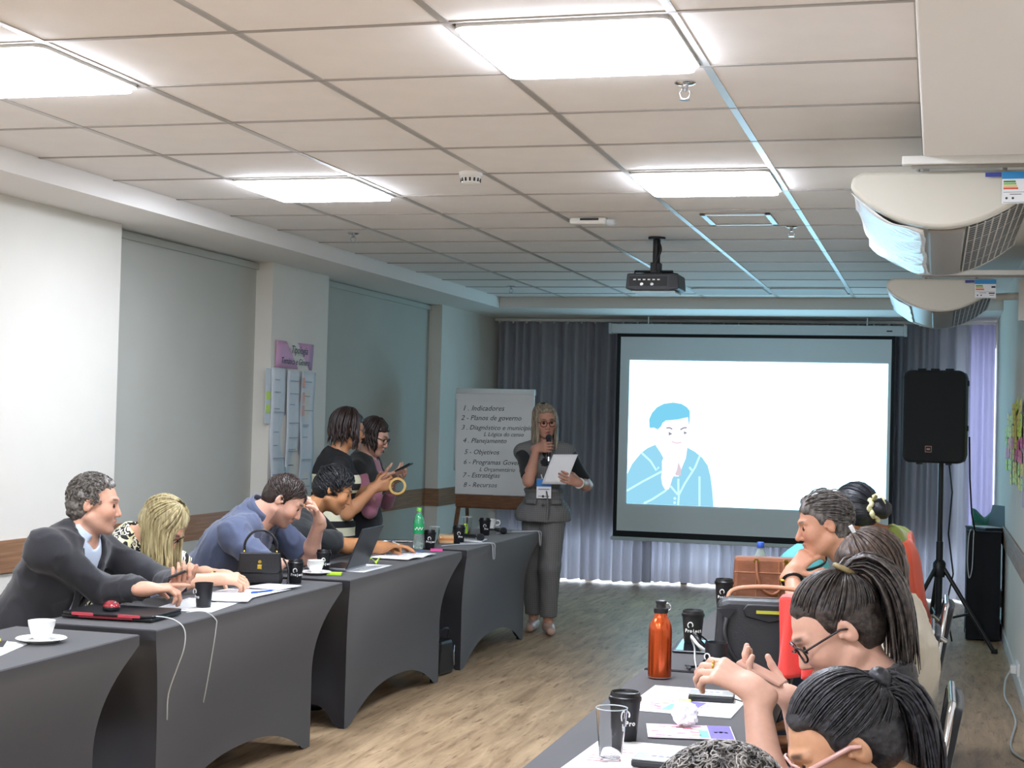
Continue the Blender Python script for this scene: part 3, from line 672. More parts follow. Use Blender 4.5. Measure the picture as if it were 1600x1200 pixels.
# ------------------------------------------------------------------ side table with black cloth
t = thing('side_table', 'small side table under a black cloth in the corner', 'table', (.352, 12.15, 0))
def cloth(u, v):
    per = [(-.125, -.32), (.115, -.32), (.115, .32), (-.125, .32)]
    k = u*4; i = int(k) % 4; f = k-int(k); a, b_ = per[i], per[(i+1) % 4]
    x, y = a[0]+(b_[0]-a[0])*f, a[1]+(b_[1]-a[1])*f; fl_ = 1+.05*v*math.sin(u*40)*.4
    return (x*(fl_ if x < 0 else 1), y*fl_, .80-.79*v)
MB().grid(cloth, 64, 8).build('cloth_skirt', pmat('black_cloth', '#15171d', .85, bump=(60, .1)), t, smooth=60)
MB().box(-.13, .12, -.325, .325, .795, .805).build('cloth_top', MATS['black_cloth'], t, bevel=.004)
o = thing('dark_laptop', 'dark laptop standing open on the black side table', 'laptop', (.37, 12.10, .806), math.radians(-60))
MB().box(-.13, .13, -.09, .09, 0, .018).build('keyboard_base', M_PJ, o, bevel=.004)
MB().obox((0, .11, .09), (.26, .01, .18), Matrix.Rotation(-.25, 3, 'X')).build('lid', M_PJ2, o, bevel=.003)
MB().box(-.125, .125, -.085, .085, .018, .0195).build('keyboard', M_WHITEP, o)
o = MB().grid(lambda u, v: (.27+.20*u, 12.28+.16*math.sin(v*3.14)*(1), .808+.135*math.sin(v*math.pi)**.6*(.75+.25*math.sin(u*7+v*3))), 14, 12).build('green_bag', pmat('green_plastic', '#1f6a58', .35, bump=(25, .8)), None, smooth=180, solid=.004)
tag(o, 'crumpled green plastic bag on the black side table', 'bag')
o = MB().stube([(.26, 11.90, .811), (.25, 11.84, .813), (.237, 11.808, .76), (.232, 11.803, .58), (.245, 11.80, .46), (.265, 11.803, .54), (.27, 11.808, .74), (.275, 11.84, .813), (.285, 11.92, .811)], .004, 6).build('white_cable', pmat('cable_white', '#c9cdd2', .5), None, smooth=180); tag(o, 'looped pale cable hanging off the side table', 'cable')
# ------------------------------------------------------------------ things on the tables
Z = TZ + .001
M_CUPB = pmat('black_card_cup', '#1b1c20', .5, bump=(200, .02)); M_LID = pmat('black_lid', '#131417', .32)
M_PRINT = pmat('white_print', '#e8e8e6', .6)
M_CHINA = pmat('white_china', '#f1f1ee', .18, spec=.6, coat=.3)
M_GLASSC = pmat('clear_glass', '#ffffff', .0, trans=1., ior=1.18, spec=.6)
def arc_text(body, size, r, z, ang, mat, parent, thick=.0003):
    """letters wrapped around a cup of radius r"""
    w = size*.55; n = len(body)
    for i, ch in enumerate(body):
        if ch == ' ': continue
        a = ang + (i-(n-1)/2)*w/r
        text('printed_letter', ch, size, frame((r*math.cos(a), r*math.sin(a), z), (-math.sin(a), math.cos(a), 0), (0, 0, 1)), mat, parent, align='CENTER', thick=thick, bold=.0006)
def paper_cup(x, y, label, face=-1.3, h=.095, r=.040, lid=True, letters='Project', z=Z):
    t = thing('paper_cup', label, 'cup', (x, y, z), 0, 'black paper coffee cups')
    cw = MB().lathe([(r*.74, 0), (r*.76, .001), (r*.98, h), (r*.94, h), (r*.73, .004), (0, .004)], 24).build('cup_wall', M_CUPB, t, smooth=40)
    if lid:
        ld = MB().lathe([(r*1.03, h-.006), (r*1.05, h-.001), (r*1.03, h+.004), (r*.96, h+.006), (r*.92, h+.016), (r*.86, h+.0165), (r*.82, h+.010), (0, h+.010)], 24).build('lid', M_LID, t, smooth=35)
        MB().box(-.006, .006, r*.62, r*.72, h+.010, h+.0115).build('sip_hole', M_PJ2, ld)
    rr_ = r*.87
    if letters:
        arc_text(letters, .017, rr_+.0035, h*.40, face, M_PRINT, cw)
        a = face; e = Vector((-math.sin(a), math.cos(a), 0)); q = Vector((math.cos(a), math.sin(a), 0))*(rr_+.004)
        MB().tube([q+e*(-.012+.009*math.cos(w))+Vector((0, 0, h*.66+.010*math.sin(w))) for w in np.linspace(-.6, 4.2, 12)], .0022, 6).build('printed_logo', M_PRINT, cw, smooth=180)
    return t
def china_cup(x, y, label, z=Z, ang=0., s=1.0):
    t = thing('coffee_cup', label, 'cup', (x, y, z+.012), ang, 'white china coffee cups'); t.scale = (s, s, s)
    MB().lathe([(.021, 0), (.023, .002), (.030, .018), (.037, .040), (.039, .054), (.0365, .054), (.034, .038), (.026, .012), (0, .008)], 28).build('bowl', M_CHINA, t, smooth=50)
    MB().stube([(.035, 0, .044), (.052, 0, .046), (.060, 0, .034), (.052, 0, .020), (.033, 0, .018)], .0042, 8).build('handle', M_CHINA, t, smooth=180)
    sct = thing('saucer', 'white saucer under ' + label.split(' cup')[0] + ' cup' + label.split(' cup', 1)[1], 'saucer', (x, y, z), 0, 'white saucers'); sct.scale = (s, s, s)
    MB().lathe([(.032, 0), (.036, .001), (.058, .009), (.072, .014), (.070, .0155), (.050, .010), (.030, .0105), (0, .0105)], 32).build('plate', M_CHINA, sct, smooth=50)
    MB().lathe([(.026, .0104), (.026, .0118), (.024, .0118), (.024, .0104)], 24).build('well_ring', M_CHINA, sct, smooth=50)
def drinking_glass(x, y, label, h=.11, r=.034):
    t = thing('drinking_glass', label, 'glass', (x, y, Z), 0, 'clear drinking glasses')
    MB().lathe([(r*.66, 0), (r*.68, .001), (r, h), (r*.965, h), (r*.64, .008), (0, .007)], 28).build('glass_wall', M_GLASSC, t, smooth=50)
    MB().lathe([(r*.60, .0105), (r*.62, .012), (r*.60, .013), (0, .013)], 20).build('glass_foot', M_GLASSC, t, smooth=50)
    MB().lathe([(r*1.0, h-.001), (r*1.005, h+.0012), (r*.965, h+.0012), (r*.96, h-.001), (r*1.0, h-.001)], 28).build('rim', pmat('glass_rim', '#dfe7ea', .1, spec=.9, alpha=.8), t, smooth=60)
def sheet(name, label, cat, c, w, l, ang, mat, th=.0012, wave=.0, group=None, z=Z):
    ca, sa = math.cos(ang), math.sin(ang)
    def fn(u, v):
        a, b_ = (u-.5)*w, (v-.5)*l
        return (c[0]+a*ca-b_*sa, c[1]+a*sa+b_*ca, z+th/2+wave*(.5+.5*math.sin(u*6+v*4)))
    o = MB().grid(fn, 6, 8).build(name, mat, None, smooth=180, solid=th)
    return tag(o, label, cat, group)
def print_lines(o, c, w, l, ang, n, mat, z, seed=1, rows_along='l'):
    r = random.Random(seed); ca, sa = math.cos(ang), math.sin(ang)
    for k in range(n):
        b_ = l*(.42-.84*k/max(1, n-1)); ww = w*r.uniform(.35, .8); a0 = -w*.42
        MB().obox((c[0]+(a0+ww/2)*ca-b_*sa, c[1]+(a0+ww/2)*sa+b_*ca, z), (ww, .004, .0005), rotz(ang)).build('printed_line', mat, o)
M_INKL = pmat('print_grey', '#8b8f9c', .7)
# -- left row, from the near end
china_cup(-2.905, 4.585, 'white coffee cup alone on the near left table', ang=2.2, s=1.18)
o = sheet('document', 'white sheet under the saucer on the near left table', 'paper', (-3.0, 4.40), .21, .30, .25, M_PAPER); print_lines(o, (-3.0, 4.40), .21, .30, .25, 9, M_INKL, Z+.0022)
t = thing('smartphone', 'dark phone in pale case lying on sheet at near left table', 'phone', (-2.985, 4.435, Z+.0025), .5)
MB().box(-.037, .037, -.075, .075, 0, .008).build('case', M_WHITEP, t, bevel=.003); MB().box(-.034, .034, -.071, .071, .008, .0088).build('screen', M_PJ2, t)
t = thing('sticky_pad', 'small yellow sticky pad beside the dark phone', 'sticky pad', (-3.02, 4.47, Z+.0125), .2)
MB().box(-.025, .025, -.02, .02, 0, .007).build('pad', pmat('note_yellow', '#e8dc7a', .6), t); MB().box(-.025, .025, -.02, .02, .0071, .0076).build('top_note', pmat('note_yellow2', '#efe58a', .6), t)
# red-black laptop, closed
M_LTB = pmat('laptop_black', '#17181b', .35); M_RED = pmat('laptop_red', '#6d2028', .35)
t = thing('closed_laptop', 'closed black laptop with red trim under the red mouse', 'laptop', (-3.0, 5.285, Z), math.radians(3))
MB().box(-.185, .185, -.13, .13, .003, .016).build('base', M_LTB, t, bevel=.004)
MB().prism([(-.185, -.118), (-.15, -.135), (.15, -.135), (.185, -.118), (.185, .13), (-.185, .13)], .0165, .026, lambda a, b, d: (a, b, d)).build('lid', M_LTB, t, bevel=.003)
MB().prism([(-.11, -.139), (-.09, -.142), (.09, -.142), (.11, -.139), (.11, -.130), (-.11, -.130)], .009, .016, lambda a, b, d: (a, b, d)).build('red_trim', M_RED, t)
for s in (-1, 1): MB().prism([(s*.05, -.1375), (s*.085, -.139), (s*.14, -.136), (s*.12, -.130), (s*.06, -.130)], .0168, .0272, lambda a, b, d: (a, b, d)).build('red_vent', pmat('laptop_pink', '#b8454f', .4), t)
for s in (-.15, .15): MB().cyl((s, -.1, 0), (s, -.1, .004), .01).build('foot', M_BLACK, t); MB().cyl((s, .1, 0), (s, .1, .004), .01).build('foot', M_BLACK, t)
t = thing('computer_mouse', 'glossy red and black mouse on the closed laptop', 'mouse', (-3.03, 5.255, Z+.0272), .7)
MB().lathe([(.030, 0), (.033, .006), (.031, .018), (.024, .029), (.012, .035), (0, .036)], 24).build('shell', M_LTB, t, smooth=60)
t.scale = (1.0, 1.35, 1.0)
MB().lathe([(.0318, .014), (.0318, .018), (.0248, .0292), (.0128, .0353), (.006, .0364)], 24).build('red_cover', pmat('mouse_red', '#8f2b33', .12, coat=.5), t, smooth=60)
MB().lathe([(.006, 0), (.006, .008)], 12, (.004, -.018, .030), Matrix.Rotation(math.pi/2, 3, 'Y')).build('wheel', M_CHROME, t)
o = MB().stube([(-2.845, 5.20, Z+.012), (-2.80, 5.20, Z+.022), (-2.735, 5.205, Z+.012), (-2.696, 5.21, Z-.022), (-2.698, 5.215, .66), (-2.728, 5.22, .58), (-2.765, 5.23, .48), (-2.778, 5.25, .38)], .0026, 6).build('laptop_cable', pmat('cable_grey', '#b9bcb9', .5), None, smooth=180); tag(o, 'thin grey wire from closed laptop over the table edge', 'cable')
o = MB().stube([(-2.80, 5.42, Z+.012), (-2.74, 5.45, Z+.016), (-2.700, 5.47, Z-.012), (-2.700, 5.48, .70), (-2.735, 5.50, .52), (-2.765, 5.52, .40)], .0022, 6).build('charger_wire', MATS['cable_grey'], None, smooth=180); tag(o, 'thin wire trailing down the cover below the black cup', 'cable')
paper_cup(-2.855, 5.675, 'black lidless cup in front of the man in blazer', face=-2.0, lid=False, letters='Pro', h=.10, r=.038)
paper_cup(-2.885, 6.665, 'black lidded cup beside the small black handbag', face=-.9, h=.095, r=.037)
paper_cup(-2.97, 7.212, 'black lidded cup behind the white coffee cup', face=-.9, h=.095, r=.037)
for i, (c, w, l, a, lb) in enumerate((((-2.905, 5.74), .25, .42, .12, 'white sheet under the black lidless cup'), ((-2.92, 6.20), .25, .40, -.05, 'white sheet under the blond woman\'s hand'), ((-2.90, 5.98), .22, .30, .3, 'loose white sheet between the lidless cup and blond woman'), ((-2.875, 6.40), .18, .20, -.1, 'white page beside the small handbag'))):
    o = sheet('document', lb, 'paper', c, w, l, a, M_PAPER, wave=.002 if i else .0, group='sheets on the left tables', z=Z+i*.0035); print_lines(o, c, w, l, a, 10, M_INKL, Z+i*.0035+.0042, seed=i+3)
t = thing('ballpoint_pen', 'blue ballpoint pen on the sheet by the blond woman', 'pen', (-2.80, 6.12, Z+.022), 1.2)
MB().tube([(-.06, 0, 0), (.05, 0, 0), (.065, 0, 0)], [.004, .004, .001], 8).build('barrel', pmat('pen_blue', '#2a5fc0', .3), t, smooth=50); MB().tube([(-.065, 0, 0), (-.03, 0, 0)], .0048, 8).build('cap', MATS['pen_blue'], t, smooth=50)
# small black handbag
M_LEATHER = pmat('black_leather', '#18191c', .36, bump=(120, .12))
t = thing('small_handbag', 'small black handbag with gold clasp standing on left table', 'handbag', (-3.01, 6.545, Z), math.radians(22))
MB().prism([(-.10, 0), (.10, 0), (.105, .03), (.09, .145), (-.09, .145), (-.105, .03)], -.045, .045, lambda a, b, d: (a, d, b)).build('bag_body', M_LEATHER, t, bevel=.014)
MB().prism([(-.085, .055), (.085, .055), (.098, .075), (.094, .152), (-.094, .152), (-.098, .075)], -.056, -.044, lambda a, b, d: (a, d, b)).build('flap', M_LEATHER, t, bevel=.008)
gold = pmat('gold', '#c8a84c', .25, metal=1.)
MB().box(-.012, .012, -.062, -.055, .075, .098).build('clasp', gold, t, bevel=.004); MB().lathe([(.008, 0), (.008, .004)], 12, (0, -.056, .11), Matrix.Rotation(math.pi/2, 3, 'X')).build('clasp_ring', gold, t)
MB().stube([(-.075, 0, .145), (-.07, 0, .20), (-.03, 0, .245), (.03, 0, .245), (.07, 0, .20), (.075, 0, .145)], .006, 8).build('handle', M_LEATHER, t, smooth=180)
for s in (-1, 1): MB().lathe([(.009, -.003), (.009, .003)], 12, (s*.075, 0, .15), Matrix.Rotation(math.pi/2, 3, 'Y')).build('handle_ring', gold, t)
MB().stube([(.105, 0, .12), (.128, -.02, .08), (.13, -.03, .03), (.118, -.045, .006), (.09, -.075, .007)], .005, 6).build('strap', M_LEATHER, t, smooth=180)
china_cup(-2.955, 7.075, 'white coffee cup beside the open laptop', ang=2.6, s=1.1)
# open laptop
M_SILV = pmat('laptop_silver', '#8f9296', .35, metal=.7)
t = thing('open_laptop', 'silver laptop standing open before the man in black shirt', 'laptop', (-2.99, 7.425, Z+.0022), math.radians(-88))
MB().box(-.165, .165, -.11, .11, 0, .014).build('base', M_SILV, t, bevel=.004); MB().box(-.15, .15, -.03, .095, .014, .0148).build('keyboard', M_LTB, t)
LM = Matrix.Rotation(math.radians(-22), 3, 'X')
MB().obox(Vector((0, .115, .012)) + LM @ Vector((0, 0, .112)), (.33, .008, .222), LM).build('lid', pmat('laptop_grey_lid', '#3a3d42', .4, metal=.4), t, bevel=.003)
MB().obox(Vector((0, .110, .012)) + LM @ Vector((0, 0, .112)), (.305, .004, .195), LM).build('display', M_PJ2, t)
MB().tube([Vector((-.165, .112, .012)), Vector((-.165, .112, .012)) + LM @ Vector((0, 0, .224))], .004, 6).build('lid_edge', M_SILV, t)
for x, y, c, nm, lb in ((-2.865, 7.10, '#b6e23c', 'sticky_pad', 'lime green sticky pad in front of the white cup'), (-2.85, 8.66, '#ef5fa8', 'sticky_pad', 'magenta sticky pad at the foot of a lidded cup')):
    t = thing(nm, lb, 'sticky pad', (x, y, Z), .3); MB().box(-.036, .036, -.03, .03, 0, .012).build('pad', pmat('pad_'+c, c, .6), t, bevel=.002); MB().box(-.036, .036, -.03, .03, .0121, .0127).build('top_note', pmat('pad_'+c, c, .6), t)
o = MB().grid(lambda u, v: (-2.93+.06*u, 7.70+.08*v, Z+.03*abs(math.sin(u*3.1+v*2))+.002), 6, 6).build('crumpled_note', pmat('note_lime', '#b9e24a', .6), None, smooth=60, solid=.001); tag(o, 'lime green crumpled note beside the open laptop', 'sticky note')
o = sheet('document', 'white sheet half under the open laptop', 'paper', (-2.88, 7.50), .20, .42, .0, M_PAPER, group='sheets on the left tables'); print_lines(o, (-2.88, 7.5), .2, .42, 0, 8, M_INKL, Z+.002)
t = thing('notebook', 'open white notebook under the hands of black-shirted man', 'notebook', (-2.90, 8.18, Z), math.radians(-4))
for s in (-1, 1): MB().grid(lambda u, v: (-.13+.26*u, s*(.002+.20*v), .004+.010*math.sin(v*2.6)), 4, 8).build('page', M_PAPER, t, smooth=180, solid=.006)
for k in range(9): MB().box(-.10, .06+.03*(k % 3), -.17+.038*k-.0, -.166+.038*k, .0205, .0211).build('written_line', M_INKL, t)
t = thing('ballpoint_pen', 'blue pen at the edge of the open notebook', 'pen', (-2.88, 8.44, Z+.012), 1.5)
MB().tube([(-.06, 0, 0), (.05, 0, 0), (.065, 0, 0)], [.004, .004, .001], 8).build('barrel', MATS['pen_blue'], t, smooth=50); MB().tube([(-.065, 0, 0), (-.03, 0, 0)], .0048, 8).build('cap', MATS['pen_blue'], t, smooth=50)
# green water bottle
t = thing('water_bottle', 'clear water bottle with green label and cap on left table', 'bottle', (-2.985, 8.72, Z))
PB = [(.026, 0), (.031, .004), (.032, .03), (.030, .05), (.032, .07), (.031, .10), (.032, .155), (.030, .175), (.022, .20), (.013, .215), (.0125, .235)]
MB().lathe(PB, 24).build('bottle_body', pmat('bottle_clear', '#d6e6e0', .06, trans=.75, spec=.8, ior=1.3), t, smooth=60)
MB().lathe([(.0327, .095), (.0332, .10), (.0332, .150), (.0327, .155)], 24).build('label_band', pmat('label_green', '#27a863', .35), t, smooth=60); MB().tube([(.0338*math.cos(a), .0338*math.sin(a), .125+.008*math.sin(a*11)) for a in np.linspace(-2.0, -.4, 24)], .0024, 5).build('printed_script', M_PRINT, t, smooth=180)
MB().lathe([(.0322, .156), (.0305, .176), (.0225, .201), (.0135, .216)], 24).build('green_shoulder', pmat('bottle_green', '#5fd394', .1, trans=.5), t, smooth=60)
MB().lathe([(.0155, .226), (.0155, .246), (.013, .249), (0, .249)], 18).build('cap', pmat('cap_green', '#74c94e', .35), t, smooth=40)
paper_cup(-2.94, 8.80, 'black lidded cup standing behind the magenta sticky pad', face=-1.0, h=.095, r=.037)
drinking_glass(-3.01, 9.10, 'clear glass between the lidded cup and block of notes')
t = thing('note_block', 'block of cream sticky notes on left table', 'note block', (-2.985, 9.27, Z), .3)
MB().box(-.045, .045, -.06, .06, 0, .05).build('block', pmat('note_cream', '#dcb98c', .7), t, bevel=.003); MB().box(-.0455, .0455, -.0605, .0605, .018, .032).build('orange_layer', pmat('note_orange2', '#e08a4a', .7), t)
paper_cup(-2.897, 9.25, 'black lidded cup beside the block of cream notes', face=-1.0, h=.10, r=.04, letters='Pro')
drinking_glass(-2.985, 9.70, 'tall clear glass with a lime note inside, near the microphones', h=.14, r=.034)
o = MB().grid(lambda u, v: (-3.005+.03*u, 9.70+.02*math.sin(u*5), Z+.016+.08*v), 4, 4).build('lime_note', MATS['note_lime'], None, smooth=180, solid=.001); tag(o, 'lime note rolled inside the tall glass', 'sticky note')
paper_cup(-2.95, 10.0, 'black lidded cup in front of the far coffee cup', face=-1.0, h=.10, r=.04, letters='Pro')
china_cup(-3.06, 10.50, 'white coffee cup at the far end near the flip chart', ang=.4, s=1.2)
def microphone(x, y, a, label, lift=0.):
    t = thing('microphone', label, 'microphone', (x, y, Z+.024+lift), a, 'handheld microphones on the table')
    MB().tube([(-.12, 0, -.004), (.03, 0, 0), (.05, 0, 0)], [.012, .016, .02], 14).build('handle', M_BLACK, t, smooth=40)
    MB().lathe([(.018, -.02), (.023, -.008), (.024, .008), (.018, .022), (.008, .028), (0, .029)], 18, (.068, 0, 0), Matrix.Rotation(math.pi/2, 3, 'Y')).build('mesh_head', pmat('mic_mesh', '#26282d', .45, bump=(1200, .5)), t, smooth=60)
    MB().tube([(.044, 0, 0), (.052, 0, 0)], .0225, 16).build('collar', M_CHROME, t, smooth=40)
microphone(-2.90, 10.22, -1.0, 'black handheld microphone lying before the far coffee cup'); microphone(-2.86, 9.47, -.7, 'black handheld microphone lying beside the note block', .0085)
o = sheet('document', 'small stack of white sheets under a microphone', 'paper', (-2.88, 9.50), .15, .2, .1, M_PAPER, th=.008)
M_LANY = pmat('lanyard_grey', '#b9bec4', .6)
for x0, y0, lb in ((-2.86, 9.12, 'pale lanyard cord draped over table edge near the cream notes'), (-2.85, 10.30, 'pale lanyard cord draped over the far table edge')):
    o = MB().stube([(x0-.06, y0-.15, Z+.004), (x0, y0, Z+.004), (x0+.10, y0+.12, Z+.004), (XFL+.006, y0+.20, Z+.003), (XFL+.012, y0+.22, .70), (XFL+.010, y0+.24, .655), (XFL+.010, y0+.27, .66), (XFL+.012, y0+.26, .71), (XFL+.006, y0+.24, Z+.003), (x0+.05, y0+.16, Z+.004), (x0-.02, y0+.10, Z+.004)], .0042, 6).build('lanyard', M_LANY, None, smooth=180); tag(o, lb, 'lanyard', 'lanyards on the far left table')
# bag under the table
t = thing('floor_bag', 'black leather bag standing on floor below the left tables', 'bag', (-2.87, 8.80, 0), math.radians(80))
MB().prism([(-.10, .002), (.10, .002), (.11, .05), (.08, .21), (-.08, .21), (-.11, .05)], -.06, .06, lambda a, b, d: (a, d, b)).build('bag_body', M_LEATHER, t, bevel=.02)
MB().stube([(-.06, -.03, .20), (-.05, -.04, .27), (.05, -.04, .27), (.06, -.03, .20)], .006, 8).build('handle', M_LEATHER, t, smooth=180); MB().tube([(.09, -.062, .17), (.08, -.066, .12), (.085, -.066, .05)], .004, 6).build('zip', M_CHROME, t, smooth=180)

# -- right row
M_ORANGE = pmat('bottle_orange', '#c2511f', .24, metal=.75, coat=.4)
t = thing('steel_bottle', 'metallic orange steel bottle with black cap on right table', 'bottle', (-.822, 4.755, Z), .6)
MB().lathe([(.032, 0), (.036, .003), (.0365, .008), (.0365, .150), (.034, .168), (.026, .184), (.0205, .192), (.020, .205)], 32).build('bottle_body', M_ORANGE, t, smooth=50)
MB().lathe([(.0215, .203), (.0225, .206), (.0225, .218), (.0155, .220), (.0145, .231), (.017, .232), (.017, .241), (.012, .243), (0, .243)], 24).build('cap', M_BLACK, t, smooth=35)
MB().stube([(.021, .0, .208), (.031, 0, .212), (.033, 0, .222), (.026, 0, .231), (.014, 0, .230)], .0028, 8).build('loop', M_CHROME, t, smooth=180)
MB().lathe([(.0368, .004), (.0368, .0065)], 32).build('base_ring', M_CHROME, t, smooth=50)
paper_cup(-.835, 5.51, 'black lidded cup standing on the tablet', face=-1.35, h=.10, r=.040, z=Z+.0095)
paper_cup(-.880, 6.68, 'black lidded cup with round white print beside brown bag', face=-1.35, h=.11, r=.040)
paper_cup(-.645, 4.74, 'black cup in front of the large handbag', face=-1.9, h=.125, r=.036, lid=False, letters='ect')
paper_cup(-.742, 3.80, 'black lidded cup behind the clear glass on leaflets', face=-1.0, h=.105, r=.040, letters='Pro')
t = thing('tablet', 'dark tablet lying under a lidded cup', 'tablet', (-.79, 5.47, Z), math.radians(4)); MB().box(-.095, .10, -.17, .13, 0, .008).build('shell', M_LTB, t, bevel=.003); MB().box(-.085, .09, -.155, .12, .008, .0088).build('screen', pmat('tablet_glass', '#1d1f24', .12), t)
o = sheet('sticky_note', 'yellow green note on the tablet beside the cup', 'sticky note', (-.755, 5.40), .075, .075, .3, pmat('note_yg', '#dfe79a', .6), z=Z+.0092, wave=.004)
# badge lanyard
t = thing('badge_lanyard', 'black and white lanyard heaped beside the large handbag', 'lanyard', (-.735, 5.03, Z))
MB().stube([(0, 0, .005), (.03, -.02, .05), (.0, -.03, .09), (-.02, 0, .11), (.02, .02, .08), (.04, .0, .03), (.01, -.03, .006), (-.03, -.05, .006), (-.02, -.09, .006)], .007, 6, flat=.35).build('strap', M_LEATHER, t, smooth=180)
MB().stube([(.02, 0, .006), (.035, -.03, .045), (.0, -.045, .075), (-.03, -.02, .10), (-.02, .0, .06), (-.01, -.05, .03), (.0, -.08, .006)], .006, 6, flat=.35).build('white_strap', M_PRINT, t, smooth=180)
for p in ((-.035, -.05, .008), (.0, -.095, .008)): MB().lathe([(.010, -.002), (.010, .002)], 12, p).build('clip', M_CHROME, t)
# large black handbag
t = thing('large_handbag', 'large black leather handbag with gold plate on right table', 'handbag', (-.515, 5.02, Z), math.radians(8))
MB().prism([(-.165, 0), (.165, 0), (.175, .04), (.165, .225), (.13, .235), (-.13, .235), (-.165, .225), (-.175, .04)], -.075, .075, lambda a, b, d: (a, d*(1-.35*max(0, b-.03)/.2), b)).build('bag_body', pmat('bag_leather', '#232427', .42, bump=(160, .12)), t, bevel=.016)
MB().prism([(-.085, .205), (-.075, .182), (0, .165), (.075, .182), (.085, .205), (.07, .222), (-.07, .222)], -.064, -.052, lambda a, b, d: (a, d, b)).build('front_tab', MATS['bag_leather'], t, bevel=.004)
MB().box(-.042, .032, -.068, -.062, .194, .204).build('gold_plate', pmat('gold_pale', '#dce05a', .3, metal=.6), t)
for s in (-1, 1): MB().prism([(s*.135-.03, .205), (s*.135+.03, .208), (s*.135+.006, .175), (s*.135-.006, .175)], -.066, -.056, lambda a, b, d: (a, d, b)).build('handle_tab', MATS['bag_leather'], t)
MB().stube([(-.135, -.068, .178), (-.14, -.085, .12), (-.10, -.09, .045), (-.03, -.09, .018), (.06, -.09, .03), (.12, -.085, .10), (.135, -.068, .178)], .0075, 8).build('front_handle', MATS['bag_leather'], t, smooth=180)
MB().stube([(-.135, .05, .2), (-.12, .06, .25), (-.05, .065, .265), (.05, .065, .265), (.12, .06, .25), (.135, .05, .2)], .0075, 8).build('rear_handle', pmat('handle_tan', '#c98f6e', .5), t, smooth=180)
MB().tube([(-.13, 0, .237), (.13, 0, .237)], .004, 6).build('zip', M_CHROME, t)
# red cloth over the bag
def red(u, v):
    x = -.475+.115*u+.02*v*u; y = 4.945-.060*v-.012*math.sin(u*9)*v; z = Z+.246-.238*v**1.15
    return (x+.012*math.sin(u*11+v*3)*v, y+.016*math.sin(u*14+v)*v, z+.004*math.sin(u*8)*(1-v))
o = MB().grid(red, 26, 22).grid(lambda u, v: (-.475+.115*u, 4.945+.115*v, Z+.246+.004*math.sin(u*8)), 26, 6).build('red_cloth', pmat('red_fabric', '#e0392f', .8, sheen=.4, bump=(90, .12)), None, smooth=180, solid=.004); tag(o, 'bright red cloth draped over the large black handbag', 'cloth')
# brown bag
t = thing('brown_bag', 'brown quilted leather tote bag on right table', 'handbag', (-.725, 6.95, Z), math.radians(8))
M_BROWN = pmat('brown_leather', '#8a5233', .42, vary=(14, .15), bump=(30, .35))
MB().prism([(-.13, 0), (.13, 0), (.15, .04), (.145, .205), (-.145, .205), (-.15, .04)], -.08, .08, lambda a, b, d: (a, d*(1-.3*max(0, b-.03)/.2), b)).build('bag_body', M_BROWN, t, bevel=.014)
for z in (.07, .14): MB().tube([(-.147, -.083+.12*(z-.03), z), (.147, -.083+.12*(z-.03), z)], .0025, 6).build('seam', pmat('brown_seam', '#a56a45', .5), t)
for x in (-.05, .05): MB().tube([(x, -.083, .03), (x, -.060, .20)], .0025, 6).build('seam', MATS['brown_seam'], t)
MB().stube([(-.05, -.062, .20), (-.045, -.09, .13), (-.02, -.10, .07), (.03, -.098, .05), (.07, -.085, .10), (.07, -.062, .20)], .007, 8).build('handle', M_BROWN, t, smooth=180)
for x in (-.05, .08): MB().lathe([(.013, -.003), (.013, .003), (.008, .003), (.008, -.003)], 14, (x, -.068, .19), Matrix.Rotation(math.pi/2, 3, 'X')).build('gold_ring', gold, t, smooth=40); MB().box(x-.005, x+.005, -.072, -.066, .15, .18).build('gold_clip', gold, t)
t = thing('water_bottle', 'small clear water bottle with blue cap behind brown bag', 'bottle', (-.80, 7.35, Z))
MB().lathe([(.028, 0), (.031, .01), (.030, .12), (.031, .17), (.020, .20), (.013, .21), (.013, .225)], 20).build('bottle_body', MATS['bottle_clear'], t, smooth=60); MB().lathe([(.017, .214), (.0175, .216), (.0175, .238), (.015, .241), (0, .241)], 18).build('cap', pmat('cap_blue', '#2f55b4', .35), t, smooth=40); MB().lathe([(.0315, .10), (.0315, .16)], 20).build('label_band', M_PRINT, t, smooth=60)
t = thing('teal_bag', 'teal soft bag with dark straps behind brown bag', 'bag', (-.63, 7.45, Z), .1)
MB().grid(lambda u, v: ((.15*math.cos(u*2*math.pi))*(1-.75*v**3)+.03*v, .07*math.sin(u*2*math.pi)*(1-.7*v**3), .235*v), 24, 10).build('bag_body', pmat('teal_fabric', '#62b6b8', .6, bump=(30, .4)), t, smooth=180)
MB().stube([(-.14, -.072, .10), (-.05, -.078, .11), (.05, -.075, .12), (.12, -.05, .15), (.13, -.05, .2)], .006, 6).build('strap', M_LEATHER, t, smooth=180); MB().tube([(.02, -.08, .19), (.06, -.075, .17), (.1, -.07, .19), (.09, -.06, .22)], .005, 6).build('buckle', M_CHROME, t, smooth=180)
